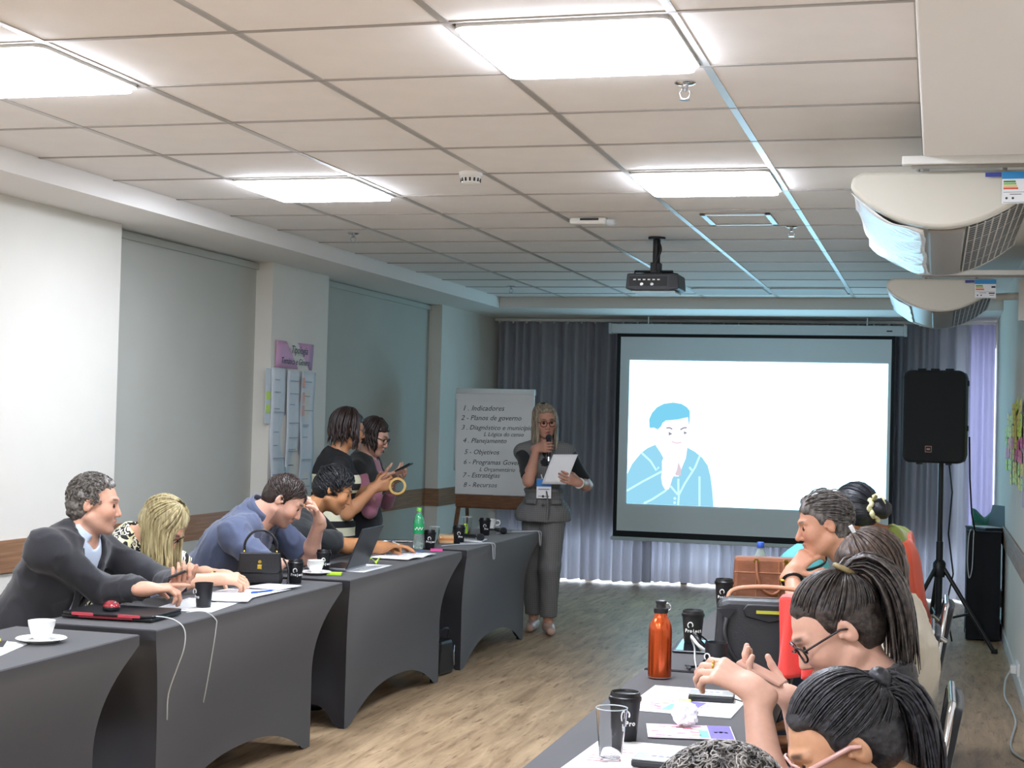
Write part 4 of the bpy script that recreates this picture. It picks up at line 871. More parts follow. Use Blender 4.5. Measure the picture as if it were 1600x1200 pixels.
# papers, leaflets
o = sheet('document', 'large white sheet under the silver device on right table', 'paper', (-.668, 4.40), .30, .42, math.radians(-2), M_PAPER); print_lines(o, (-.72, 4.50), .14, .16, 0, 6, pmat('print_red', '#c47c86', .7), Z+.0022, seed=5); print_lines(o, (-.62, 4.33), .10, .06, 0, 3, pmat('print_blue', '#6f83c0', .7), Z+.0022, seed=8)
M_LEAF = pmat('leaflet_pale', '#f3e9ef', .4)
def leaflet(c, w, l, a, label):
    t = thing('leaflet', label, 'leaflet', (c[0], c[1], Z+.0022), a, 'colourful leaflets on the right table')
    MB().box(-w/2, w/2, -l/2, l/2, 0, .0018).build('card', M_LEAF, t)
    r = random.Random(int(abs(c[1])*100))
    bx_ = lambda x0, x1, y0, y1, mat, n: MB().box(x0, x1, y0, y1, .0018, .0023).build(n, mat, t)
    bx_(w*.22, w*.49, -l*.48, l*.48, pmat('leaf_purple', '#5f4ea6', .4), 'purple_panel'); bx_(w*.10, w*.21, -l*.45, l*.1, pmat('leaf_cyan', '#63bfe0', .4), 'cyan_panel')
    for k in range(16):
        x = r.uniform(-.47, .05)*w; y = r.uniform(-.42, .40)*l; ww = r.uniform(.04, .13)*w
        bx_(x, x+ww, y, y+l*.05, [pmat('leaf_red', '#cf4a68', .4), pmat('leaf_orange', '#d58a5a', .4), pmat('leaf_magenta', '#a34b8c', .4)][k % 3], 'printed_mark')
    for e in (-.47, .45): bx_(-w*.49, w*.2, l*e, l*e+l*.02, MATS['leaf_red'], 'printed_border')
    for k in range(3): bx_(w*(.28+.06*k), w*(.32+.06*k), -l*.06, l*(.02+.03*(k % 2)), M_PRINT, 'white_mark')
leaflet((-.735, 4.30), .22, .17, math.radians(-8), 'red and purple printed leaflet lying over the large white sheet'); leaflet((-.60, 3.95), .22, .17, math.radians(12), 'red and purple printed leaflet under the crumpled tissue')
o = sheet('document', 'white sheet under the clear glass on right table', 'paper', (-.66, 3.56), .30, .44, math.radians(-3), M_PAPER, group='sheets on the right table'); print_lines(o, (-.73, 3.62), .12, .2, 0, 7, MATS['print_red'], Z+.0022, seed=11)
def silver_device(x, y, a, label):
    t = thing('flat_device', label, 'device', (x, y, Z+.0035), a, 'silver flat devices')
    MB().box(-.065, .065, -.036, .036, 0, .016).build('shell', M_LTB, t, bevel=.004); MB().box(-.064, .064, -.035, .035, .016, .021).build('silver_top', pmat('device_silver', '#a7aaa6', .35, metal=.4), t, bevel=.002)
    MB().box(-.03, .03, -.02, .02, .021, .0215).build('printed_plate', pmat('device_print', '#d3d5cf', .4), t)
    for k in range(3): MB().box(-.024+.017*k, -.012+.017*k, -.008, .008, .0215, .0218).build('printed_mark', M_INKL, t)
    MB().stube([(.064, -.01, .008), (.09, -.02, .003), (.11, -.05, .001), (.12, -.06, .001)], .002, 6).build('wire', M_BLACK, t, smooth=180)
silver_device(-.612, 4.43, math.radians(4), 'flat silver device with cord on the large white sheet'); silver_device(-.60, 3.53, math.radians(-4), 'flat silver device with cord beside the clear glass')
o = sheet('sticky_note', 'round yellow note on the large white sheet', 'sticky note', (-.68, 4.37), .035, .035, .2, pmat('note_lemon', '#e3e36a', .6), z=Z+.006)
b = MB(); r_ = np.random.default_rng(3)
def crum(u, v):
    th, ph = u*2*math.pi, v*math.pi; n = .5*math.sin(5*th+3*ph)+.5*math.sin(9*ph+4*th)+.35*math.sin(13*th-7*ph)
    R = .034*(1+.22*n*math.sin(ph)); return (-.625+R*math.sin(ph)*math.cos(th), 4.02+R*math.sin(ph)*math.sin(th), Z+.035+R*math.cos(ph)*.95)
o = b.grid(crum, 26, 16).build('crumpled_tissue', M_PAPER, None, smooth=25); tag(o, 'crumpled ball of white tissue on the leaflet', 'tissue')
drinking_glass(-.725, 3.55, 'clear glass standing on white sheet at the near right table', h=.125, r=.038)
# ------------------------------------------------------------------ people: implicit bodies -> one continuous mesh
V3 = lambda *a: np.array(a, float)
def unit(v): v = np.asarray(v, float); return v/max(1e-9, np.linalg.norm(v))
class SDF:
    def __init__(s): s.p = []
    def _add(s, fn, lo, hi, k, op): s.p.append((fn, np.asarray(lo, float), np.asarray(hi, float), k, op)); return s
    def cone(s, a, b, r1, r2=None, k=.02, op='u', cut=False):
        a = np.asarray(a, float); b = np.asarray(b, float); r2 = r1 if r2 is None else r2; d = b-a; L2 = max(1e-9, d@d); L = math.sqrt(L2); w = d/L
        def fn(P):
            q = P-a; t = np.clip((q@d)/L2, 0, 1); r = r1+(r2-r1)*t
            D = np.sqrt(((q-t[:, None]*d)**2).sum(1))-r
            if cut:
                h = q@w; D = np.maximum(D, np.maximum(-h-.002, h-L))
            return D
        R = max(r1, r2); return s._add(fn, np.minimum(a, b)-R, np.maximum(a, b)+R, k, op)
    def ell(s, c, r, M=None, k=.02, op='u'):
        c = np.asarray(c, float); r = np.asarray(r, float); M = np.eye(3) if M is None else np.asarray(M)   # columns = axes
        def fn(P):
            q = (P-c)@M; k0 = np.sqrt(((q/r)**2).sum(1)); k1 = np.sqrt(((q/r**2)**2).sum(1)); return k0*(k0-1)/np.maximum(k1, 1e-6)
        R = np.abs(M)@r; return s._add(fn, c-R, c+R, k, op)
    def plane(s, p0, n, k=.004):
        """keep the side where (p-p0).n < 0"""
        p0 = np.asarray(p0, float); n = unit(n); return s._add(lambda P: (P-p0)@n, None or (-99, -99, -99), (99, 99, 99), k, 'x')
    @staticmethod
    def comb(F, D, k, op):
        if op == 's': D = -D
        if op == 'u': h = np.clip(.5+.5*(F-D)/k, 0, 1); return F*(1-h)+D*h-k*h*(1-h)
        h = np.clip(.5-.5*(F-D)/k, 0, 1); return F*(1-h)+D*h+k*h*(1-h)
    def ev(s, P):
        F = np.full(len(P), 9.)
        for fn, lo, hi, k, op in s.p: F = s.comb(F, fn(P), k, op)
        return F
    def mesh(s, h=.012, fine=(), hf=.005, proj=True):
        us = [p for p in s.p if p[4] == 'u']
        lo = np.min([p[1]-p[3] for p in us], 0)-.02; hi = np.max([p[2]+p[3] for p in us], 0)+.02
        ax = []
        for d in range(3):
            c = [lo[d]]
            iv = [(f[0][d], f[1][d]) for f in fine]
            while c[-1] < hi[d]:
                st = hf if any(a-.012 <= c[-1] <= b for a, b in iv) else h
                c.append(c[-1]+st)
            ax.append(np.array(c))
        n = [len(a) for a in ax]; F = np.full(n, 9., np.float32)
        for fn, pl, ph, k, op in s.p:
            m = .03 if op == 'u' else .01
            sl_ = [slice(max(0, np.searchsorted(ax[d], pl[d]-k-m)-1), min(n[d], np.searchsorted(ax[d], ph[d]+k+m)+1)) for d in range(3)]
            g = np.stack(np.meshgrid(*[ax[d][sl_[d]] for d in range(3)], indexing='ij'), -1); sh = g.shape[:3]
            if 0 in sh: continue
            D = fn(g.reshape(-1, 3)).reshape(sh); F[tuple(sl_)] = s.comb(F[tuple(sl_)], D, k, op)
        # surface nets
        ins = F < 0; cnt = np.zeros([q-1 for q in n], np.uint8)
        for i in (0, 1):
            for j in (0, 1):
                for kk in (0, 1): cnt += ins[i:n[0]-1+i, j:n[1]-1+j, kk:n[2]-1+kk]
        act = (cnt > 0) & (cnt < 8); idx = np.full(act.shape, -1, np.int64); C = np.argwhere(act); idx[act] = np.arange(len(C))
        acc = np.zeros((len(C), 3)); num = np.zeros(len(C)); cor = [(0,0,0),(1,0,0),(0,1,0),(1,1,0),(0,0,1),(1,0,1),(0,1,1),(1,1,1)]
        X = lambda c: np.stack([ax[d][C[:, d]+c[d]] for d in range(3)], 1)
        G = lambda c: F[C[:, 0]+c[0], C[:, 1]+c[1], C[:, 2]+c[2]]
        for a, b in ((0,1),(2,3),(4,5),(6,7),(0,2),(1,3),(4,6),(5,7),(0,4),(1,5),(2,6),(3,7)):
            fa, fb = G(cor[a]), G(cor[b]); m = (fa < 0) != (fb < 0); t = np.where(m, fa/np.where(m, fa-fb, 1), 0)[:, None]
            acc += np.where(m[:, None], X(cor[a])*(1-t)+X(cor[b])*t, 0); num += m
        Vt = acc/num[:, None]; faces = []
        for d in range(3):
            e1, e2 = (d+1) % 3, (d+2) % 3
            A = [slice(1, n[q]-1) for q in range(3)]; B = list(A); A[d] = slice(0, n[d]-1); B[d] = slice(1, n[d])
            ia, ib = ins[tuple(A)], ins[tuple(B)]; E = np.argwhere(ia != ib)
            if not len(E): continue
            fl_ = ia[tuple(E.T)]; base = E.copy(); base[:, e1] += 1; base[:, e2] += 1
            q = []
            for o1, o2 in ((-1, -1), (0, -1), (0, 0), (-1, 0)):
                cc = base.copy(); cc[:, e1] += o1; cc[:, e2] += o2; q.append(idx[cc[:, 0], cc[:, 1], cc[:, 2]])
            q = np.stack(q, 1); q[~fl_] = q[~fl_][:, ::-1]; faces.append(q)
        Q = np.concatenate(faces); Q = Q[(Q >= 0).all(1)]
        if proj:
            for it in range(2):
                f0 = s.ev(Vt); e = .002
                g = np.stack([s.ev(Vt+np.eye(3)[d]*e)-f0 for d in range(3)], 1)/e; gl = np.maximum((g**2).sum(1), .2)
                st = -(f0/gl)[:, None]*g; ln = np.linalg.norm(st, axis=1); st *= np.minimum(1, .008/np.maximum(ln, 1e-9))[:, None]; Vt = Vt+st*.9
        return Vt, Q
def vnoise(P, f, seed=0):
    """cheap smooth noise from rotated sines"""
    r = np.random.default_rng(seed); o = np.zeros(len(P))
    for i in range(7):
        d = unit(r.normal(size=3)); o += np.sin((P@d)*f*r.uniform(.6, 1.7)+r.uniform(0, 6.3))
    return o/7**.5/1.0
def vnorm(Vt, Q):
    nn = np.zeros_like(Vt); fn = np.cross(Vt[Q[:, 2]]-Vt[Q[:, 0]], Vt[Q[:, 3]]-Vt[Q[:, 1]])
    for k in range(4): np.add.at(nn, Q[:, k], fn)
    return nn/np.maximum(np.linalg.norm(nn, axis=1), 1e-9)[:, None]
def np_obj(name, Vt, Q, mat, parent=None, base=None, colors=None, loc=None):
    if base is not None: Vt = Vt-base
    me = bpy.data.meshes.new(name); me.vertices.add(len(Vt)); me.vertices.foreach_set('co', Vt.astype(np.float32).ravel())
    k = Q.shape[1]; me.loops.add(Q.size); me.loops.foreach_set('vertex_index', Q.astype(np.int32).ravel()); me.polygons.add(len(Q)); me.polygons.foreach_set('loop_start', np.arange(0, Q.size, k, dtype=np.int32))
    me.update(calc_edges=True); me.validate(); me.shade_smooth()
    if colors is not None:
        at = me.color_attributes.new('tone', 'FLOAT_COLOR', 'POINT'); at.data.foreach_set('color', np.c_[colors, np.ones(len(colors))].astype(np.float32).ravel())
    me.materials.append(mat); o = bpy.data.objects.new(name, me); col.objects.link(o)
    if parent: o.parent = parent
    if loc is not None: o.location = loc
    return o
def skin_mat():
    m, nt, b = new_mat('skin'); a = N(nt, 'ShaderNodeVertexColor'); a.layer_name = 'tone'
    no = N(nt, 'ShaderNodeTexNoise'); no.inputs['Scale'].default_value = 90; tc = N(nt, 'ShaderNodeTexCoord'); nt.links.new(tc.outputs['Object'], no.inputs['Vector'])
    hs = N(nt, 'ShaderNodeHueSaturation'); mr = N(nt, 'ShaderNodeMapRange'); mr.inputs['To Min'].default_value = .92; mr.inputs['To Max'].default_value = 1.08
    nt.links.new(no.outputs['Fac'], mr.inputs['Value']); nt.links.new(mr.outputs[0], hs.inputs['Value']); nt.links.new(a.outputs['Color'], hs.inputs['Color']); nt.links.new(hs.outputs[0], b.inputs['Base Color'])
    b.inputs['Roughness'].default_value = .48; b.inputs['Specular IOR Level'].default_value = .4
    b.inputs['Subsurface Weight'].default_value = .12; b.inputs['Subsurface Radius'].default_value = (.012, .005, .003); b.inputs['Subsurface Scale'].default_value = .4
    return m
M_SKIN = skin_mat()
def hair_mat(name, c1, c2, stretch=(60, 60, 6)):
    if name in MATS: return MATS[name]
    m, nt, b = new_mat(name); tc = N(nt, 'ShaderNodeTexCoord'); mp = N(nt, 'ShaderNodeMapping'); mp.inputs['Scale'].default_value = stretch; nt.links.new(tc.outputs['Object'], mp.inputs[0])
    no = N(nt, 'ShaderNodeTexNoise'); no.inputs['Scale'].default_value = 1.6; no.inputs['Detail'].default_value = 4; nt.links.new(mp.outputs[0], no.inputs['Vector'])
    r = N(nt, 'ShaderNodeValToRGB'); r.color_ramp.elements[0].position = .35; r.color_ramp.elements[1].position = .68; r.color_ramp.elements[0].color = (*lin(c1), 1); r.color_ramp.elements[1].color = (*lin(c2), 1)
    nt.links.new(no.outputs['Fac'], r.inputs[0]); nt.links.new(r.outputs[0], b.inputs['Base Color']); b.inputs['Roughness'].default_value = .42; b.inputs['Specular IOR Level'].default_value = .45
    bp = N(nt, 'ShaderNodeBump'); bp.inputs['Strength'].default_value = .5; bp.inputs['Distance'].default_value = .004; nt.links.new(no.outputs['Fac'], bp.inputs['Height']); nt.links.new(bp.outputs[0], b.inputs['Normal'])
    MATS[name] = m; return m

# ---- head, hand, limbs --------------------------------------------------------
def head_frame(yaw, pitch, roll=0.):
    cy, sy, cp, sp = math.cos(yaw), math.sin(yaw), math.cos(pitch), math.sin(pitch)
    f = V3(cy*cp, sy*cp, -sp); r = V3(sy, -cy, 0); u = np.cross(r, f); r2 = r*math.cos(roll)+u*math.sin(roll); u2 = np.cross(r2, f)
    return np.stack([r2, f, u2], 1)           # columns: right, forward, up
def add_head(S, c, M, s=1., fem=False, nose=1., jaw=1.):
    g = lambda x, y, z: c + M@(V3(x, y, z)*s)
    e = lambda ctr, r, k, op='u', MM=None: S.ell(g(*ctr), np.array(r)*s, M if MM is None else MM, k, op)
    e((0, -.014, .035), (.074, .096, .086), .02)
    e((0, .030, -.015), (.061, .064, .088), .03)
    e((0, .034, -.070), (.050*jaw, .050, .042), .03)
    for q in (-1, 1):
        S.cone(g(q*.052*jaw, -.002, -.055), g(q*.022, .068, -.098), .018*s, .014*s, .025)
        e((q*.040, .062, -.022), (.024, .026, .026), .03)
        S.cone(g(q*.012, .090, .030), g(q*.046, .074, .030), .0085*s, .007*s, .014)
    e((0, .076, -.100), (.020, .017, .017), .02)
    for q in (-1, 1): e((q*.031, .098, .006), (.017, .015, .0115), .012, 's')
    for q in (-1, 1): e((q*.031, .0765, .006), (.0145, .0135, .0125), .004)
    S.cone(g(0, .086, .016), g(0, .106*nose+.002, -.028), .008*s, .0115*s*nose, .010)
    for q in (-1, 1): e((q*.0115, .097, -.034), (.009, .010, .0075), .006)
    S.cone(g(-.018, .086, -.060), g(0, .0955, -.0575), .0055*s, .0070*s, .006); S.cone(g(.018, .086, -.060), g(0, .0955, -.0575), .0055*s, .0070*s, .006)
    S.cone(g(-.014, .087, -.071), g(.014, .087, -.071), .0078*s, .0078*s, .006); e((0, .091, -.070), (.012, .008, .006), .006)
    for q in (-1, 1):
        EM = M@np.array(Matrix.Rotation(q*.35, 3, 'Z') @ Matrix.Rotation(-.18, 3, 'X'))
        S.ell(g(q*.078, -.012, .000), V3(.0085, .019, .031)*s, EM, .006)
        S.ell(g(q*.090, -.005, .005), V3(.011, .0115, .018)*s, EM, .003, 's')
        S.ell(g(q*.078, .006, -.002), V3(.006, .005, .007)*s, EM, .004)
def face_colors(Vt, c, M, s, skin, lips='#b5645c', stubble=None, brow='#2c211d', beard=None):
    L = ((Vt-c)@M)/s; base = np.minimum(1, np.array(lin(skin))*np.array([1.05, 1.10, 1.14])); colr = np.tile(base, (len(Vt), 1))
    def mixc(w, cc): 
        nonlocal colr; w = np.clip(w, 0, 1)[:, None]; colr = colr*(1-w)+np.array(lin(cc))*w
    x, y, z = L.T; ax_ = np.abs(x)
    near = (np.abs(z) < .14) & (np.abs(y) < .14) & (ax_ < .12)
    ck = np.exp(-(((ax_-.042)/.02)**2+((z+.028)/.02)**2))*(y > .03)*near; mixc(ck*.25, '#c9766a')
    mixc(.25*np.exp(-((x/.014)**2+((z+.03)/.014)**2))*(y > .09)*near, '#c9766a')
    if stubble: mixc(((z < -.038) & (y > -.03) & (z > -.14) & near)*stubble[1]*np.clip((-.030-z)/.02, 0, 1), stubble[0])
    if beard:
        w = ((y > .01) & near & (z < -.012) & (z > -.13))*np.clip((-.045-z + .55*np.clip(ax_-.030, 0, .03))/.028, 0, 1)
        w = np.maximum(w, ((ax_ < .03) & (y > .07) & (z < -.040) & (z > -.056) & near)*1.); mixc(w*beard[1], beard[0])
    lw = np.exp(-((x/.020)**4+((z+.0645)/.0085)**4))*(y > .07)*near; mixc(lw*.85, lips)
    bw = np.exp(-(((ax_-.031)/.019)**4+((z-.034+.10*(ax_-.03)**2*10)/.0055)**4))*(y > .055)*near; mixc(bw*.92, brow)
    ew = np.exp(-(((ax_-.031)/.0125)**4+((z-.004)/.0045)**4))*(y > .06)*near; mixc(ew*.85, '#2a1e1b')
    return colr
def add_hand(S, w, d, n, side, curls, s=1., spread=.05, thumb=(.5, .5), k=.004):
    """w wrist, d pointing direction, n palm normal, side +1 if thumb lies along d x n, curls: 4 finger bend angles"""
    w = np.asarray(w, float); d = unit(d); n = np.asarray(n, float); n = unit(n-d*(n@d)); t = np.cross(d, n)*side
    S.cone(w-d*.03*s, w+d*.02*s, .025*s, .024*s, .02)
    pos = [.030, .010, -.010, -.029]; ln = [.040, .045, .042, .033]
    for i in range(4): S.cone(w+d*.012*s+t*pos[i]*.6*s, w+d*.088*s+t*pos[i]*s, .0135*s, .0105*s, .016)
    tips = []
    for i in range(4):
        b0 = w+d*(.088-(.006 if i in (0, 3) else 0))*s+t*pos[i]*s; a = curls[i]; dd = unit(d+t*spread*pos[i]*30)
        rt = lambda ang: dd*math.cos(ang)+n*math.sin(ang)
        p1 = b0+rt(a*.7)*ln[i]*s; p2 = p1+rt(a*1.6)*ln[i]*.62*s; p3 = p2+rt(a*2.2)*ln[i]*.5*s
        S.cone(b0, p1, .0092*s, .0086*s, k); S.cone(p1, p2, .0086*s, .0080*s, k); S.cone(p2, p3, .0080*s, .0066*s, k); tips.append(p3)
    b0 = w+d*.022*s+t*.026*s+n*.006*s; q = unit(d*.75+t*thumb[0]*1.3+n*thumb[1]); p1 = b0+q*.044*s; q2 = unit(d*.95+t*thumb[0]*.4+n*thumb[1]*1.1); p2 = p1+q2*.030*s; p3 = p2+unit(q2+n*.2)*.022*s
    S.cone(b0, p1, .015*s, .0105*s, .012); S.cone(p1, p2, .0102*s, .0092*s, k); S.cone(p2, p3, .0092*s, .0074*s, k)
    return tips
def ik(sh, wr, l1, l2, hint):
    sh = np.asarray(sh, float); wr = np.asarray(wr, float); d = wr-sh; L = np.linalg.norm(d); L2 = min(L, (l1+l2)*.995); u = d/L; wr = sh+u*L2
    a = (l1*l1-l2*l2+L2*L2)/(2*L2); h = math.sqrt(max(0, l1*l1-a*a)); hv = np.asarray(hint, float); hv = unit(hv-u*(hv@u)); return sh+u*a+hv*h, wr

class Person:
    """skeleton in world coordinates; body, clothing and hair are meshed from it"""
    def __init__(s, label, pelvis, neck, head, face, yaw, head_pose, skin, arms, legs='sit', scale=1., broad=1., belly=0., bust=0., headscale=.95, standing=False, shoulder_tilt=0., fh=.005, face_kw=None, group=None, head_kw=None, neck_r=.052, waist=1.):
        s.label = label; s.P = V3(*pelvis); s.Nk = V3(*neck); s.H = V3(*head); s.yaw = yaw; s.sc = scale; s.broad = broad; s.belly = belly; s.bust = bust; s.hs = headscale; s.fh = fh; s.waist = waist
        s.fw = V3(math.cos(yaw), math.sin(yaw), 0); s.lf = V3(-math.sin(yaw), math.cos(yaw), 0)
        s.up = unit(s.Nk-s.P); s.lf = unit(s.lf-s.up*(s.lf@s.up)); s.lf = unit(s.lf+s.up*shoulder_tilt); s.fw = unit(np.cross(s.lf, s.up)); s.TM = np.stack([s.lf, s.fw, s.up], 1)
        s.HM = head_frame(*head_pose); s.skin = skin; s.face_kw = face_kw or {}; s.head_kw = head_kw or {}; s.neck_r = neck_r
        sw = .178*broad*scale; s.sh = {+1: s.Nk-s.up*.055*scale+s.lf*sw, -1: s.Nk-s.up*.055*scale-s.lf*sw}
        s.arm = {}
        for q, a in arms.items():
            el, wr = ik(s.sh[q], a['w'], .285*scale, .25*scale, a['hint']); s.arm[q] = dict(a, el=el, wr=wr)
        s.leg = {}
        fwf = unit(V3(math.cos(yaw), math.sin(yaw), 0)); lff = V3(-fwf[1], fwf[0], 0)
        for q in (1, -1):
            hp = s.P+lff*q*.085*scale-V3(0, 0, .02)
            if legs == 'sit': kn = hp+fwf*.40*scale+lff*q*.03+V3(0, 0, .0); an = V3(kn[0], kn[1], .09)+fwf*.02
            elif legs == 'stand': kn = V3(*(s.P*.5))+lff*q*.08*scale; kn = V3(s.P[0], s.P[1], .48*scale)+lff*q*.085*scale+fwf*.02; an = V3(s.P[0], s.P[1], .085)+lff*q*.095*scale-fwf*.01
            else: hp, kn, an = [V3(*v) for v in legs[q]]
            s.leg[q] = (hp, kn, an, unit(fwf+lff*q*.15))
        s.base = V3(s.P[0], s.P[1], 0)
    def torso(s, S, e=0., k=.05, shoulders=True, lo=True):
        c = s.sc; b = s.broad; L = np.linalg.norm(s.Nk-s.P); at = lambda t: s.P+s.up*L*t
        if lo: S.ell(at(.04), V3(.160*b+e, .115+e+s.belly*.4, .12+e)*c, s.TM, k)
        S.ell(at(.33)+s.fw*s.belly*.5, V3(.138*b*s.waist+e+s.belly*.4, .100*s.waist+e+s.belly, .17+e)*c, s.TM, k)
        S.ell(at(.68), V3(.160*b+e, .108+e+s.belly*.35, .175+e)*c, s.TM, k)
        if s.bust:
            for q in (-1, 1): S.ell(at(.66)+s.fw*(.075+s.bust*.4)*c+s.lf*q*.068*c, V3(.062+e, .045+s.bust*.6+e, .062+e)*c, s.TM, .04)
        if shoulders:
            S.cone(s.sh[1]*.8+s.sh[-1]*.2+s.up*.012, s.sh[-1]*.8+s.sh[1]*.2+s.up*.012, .062*c+e, .062*c+e, k)
            S.cone(s.Nk-s.up*.0-s.fw*.015, s.Nk-s.up*.09-s.fw*.02, .058*c+e, .085*c+e, k)
            for q in (1, -1): S.ell(s.sh[q], np.array([.056+e, .056+e, .058+e])*c, s.TM, .03)
    def upper(s, S, q, t, e, k=.02, cut=True):
        """sleeve along arm q: t in [0,1] covers the upper arm, (1,2] the forearm too"""
        a = s.arm[q]; c = s.sc; sh, el, wr = s.sh[q], a['el'], a['wr']; r = lambda u: .049-.010*u
        if t <= 1: S.cone(sh, sh+(el-sh)*t, r(0)*c+e, r(t)*c+e*1.25, k, cut=True)
        else:
            S.cone(sh, el, .049*c+e, .039*c+e, k); S.cone(el, el+(wr-el)*(t-1), .040*c+e, (.040-.013*(t-1))*c+e, .012, cut=True)
    def body(s, h=.014):
        S = SDF(); c = s.sc; s.torso(S)
        hb = s.H+s.HM@(V3(0, -.018, -.055)*s.hs); S.cone(s.Nk-s.up*.03, hb, (s.neck_r+.008)*c, s.neck_r*c, .03)
        for q, a in s.arm.items():
            S.cone(s.sh[q], a['el'], .048*c, .037*c, .03); m = a['el']+(a['wr']-a['el'])*.3; S.cone(a['el'], m, .038*c, .040*c, .02); S.cone(m, a['wr'], .040*c, .026*c, .02)
        for q, (hp, kn, an, ff) in s.leg.items():
            S.cone(hp, kn, .080*c, .055*c, .04); m = kn+(an-kn)*.3; S.cone(kn, m, .054*c, .056*c, .02); S.cone(m, an, .056*c, .036*c, .02)
            S.cone(an-V3(0, 0, .045)-ff*.03, an-V3(0, 0, .055)+ff*.15, .034, .026, .02)
        add_head(S, s.H, s.HM, s.hs, **s.head_kw)
        fine = [(s.H-.135, s.H+.135)]; s.tips = {}
        for q, a in s.arm.items():
            if a.get('hand', True):
                s.tips[q] = add_hand(S, a['wr'], a['d'], a['n'], a.get('side', 1), a.get('curl', (.3, .35, .4, .45)), c*.98, thumb=a.get('thumb', (.5, .5)), spread=a.get('spread', .05))
                m = a['wr']+unit(a['d'])*.08; fine.append((m-.105, m+.105))
        Vt, Q = S.mesh(h, fine, s.fh)
        colr = face_colors(Vt, s.H, s.HM, s.hs, s.skin, **s.face_kw)
        o = np_obj('person', Vt, Q, M_SKIN, None, s.base, colr, loc=s.base); tag(o, s.label, 'person'); s.o = o; return o
    def put(s, name, S, mat, h=.012, fold=0., seed=0, ff=28.):
        Vt, Q = S.mesh(h, proj=True)
        if fold:
            nn = vnorm(Vt, Q); Vt = Vt+nn*(fold*vnoise(Vt*np.array([1, 1, .55]), ff, seed)+fold*1.3*((1-np.abs(np.clip(vnoise(Vt*np.array([1, 1, .7]), ff*1.5, seed+9), -1, 1)))**3-.25))[:, None]
        return np_obj(name, Vt, Q, mat, s.o, s.base)
    def mb(s, name, mb, mat, smooth=60, **kw):
        """mesh builder given in world coordinates"""
        mb.v = [tuple(np.asarray(v)-s.base) for v in mb.v]; return mb.build(name, mat, kw.pop('parent', s.o), smooth=smooth, **kw)
    def hp(s, x, y, z): return s.H + s.HM@(V3(x, y, z)*s.hs)
    # -- head wear
    def eyes(s, col_='#2b1c16'):
        for q in (-1, 1):
            s.mb('eye', MB().lathe([(.0001, -.0125), (.009, -.0085), (.0125, 0), (.009, .0085), (.0001, .0125)], 14, s.hp(q*.031, .0800, .0055), Matrix(s.HM.tolist())), pmat('eye_'+col_, col_, .15))
    def glasses(s, mat, r=(.026, .021), th=.0022, lens=True, temple=.0028, square=2.6):
        def rim(q):
            pts = []
            for k in range(25):
                a = 2*math.pi*k/24; cx, sx = math.cos(a), math.sin(a); ex = 2/square
                pts.append(s.hp(q*.034+r[0]*math.copysign(abs(cx)**ex, cx), .1045-.010*abs(cx)*(1 if cx*q > 0 else .2), .004+r[1]*math.copysign(abs(sx)**ex, sx)))
            return pts
        gl_ = s.mb('glasses', MB().tube([s.hp(-.010, .107, .010), s.hp(0, .112, .013), s.hp(.010, .107, .010)], th*s.hs, 6), mat)
        for q in (-1, 1):
            g_ = MB().tube(rim(q), th*s.hs, 6, cap=False); fr = s.mb('rim', g_, mat, parent=gl_)
            s.mb('temple_arm', MB().tube([s.hp(q*.060, .094, .010), s.hp(q*.072, .075, .012), s.hp(q*.082, .0, .012), s.hp(q*.084, -.018, .004)], temple*s.hs, 6, flat=1.0), mat, parent=gl_)
    def hair_cap(s, mat, e=.012, front=.058, low=-.035, back_low=-.075, side_cut=.02, rough=.003, f=90., seed=1, side_e=None, temple=.045, h=.007, top=0., quiff=0.):
        """short hair: shell over the skull with a hairline"""
        S = SDF(); c, M, k = s.H, s.HM, s.hs; g = s.hp
        S.ell(g(0, -.014, .035+top*.5), V3(.074+(e if side_e is None else side_e), .096+e, .086+e+top)*k, M, .02)
        S.ell(g(0, -.040, -.015), V3(.068+(e if side_e is None else side_e)*.8, .066+e*.8, .075)*k, M, .03)
        if quiff: S.ell(g(.0, .060, .095), V3(.055, .038, .022+quiff)*k, M, .02)
        # face opening
        S.ell(g(0, .14, .005), V3(.115, .10, front+.025)*k, M, .010, 's'); S.ell(g(0, .13, -.06), V3(.11, .09, .09)*k, M, .010, 's')
        for q in (-1, 1): S.ell(g(q*.072, .090, front-.045), V3(.055, .062, .058)*k, M, .010, 's')
        for q in (-1, 1): S.ell(g(q*.075, .055+side_cut*.2, -.050), V3(.050, temple, .075)*k, M, .015, 's'); S.ell(g(q*.085, .0, -.035), V3(.03, .034, .05)*k, M, .012, 's')
        S.plane(g(0, -.05, back_low), M@V3(0, .25, -1), .006)
        Vt, Q = S.mesh(h)
        nn = vnorm(Vt, Q); Vt = Vt+nn*(rough*vnoise(Vt, f, seed)+rough*.6*vnoise(Vt, f*2.2, seed+5))[:, None]
        return np_obj('hair', Vt, Q, mat, s.o, s.base)
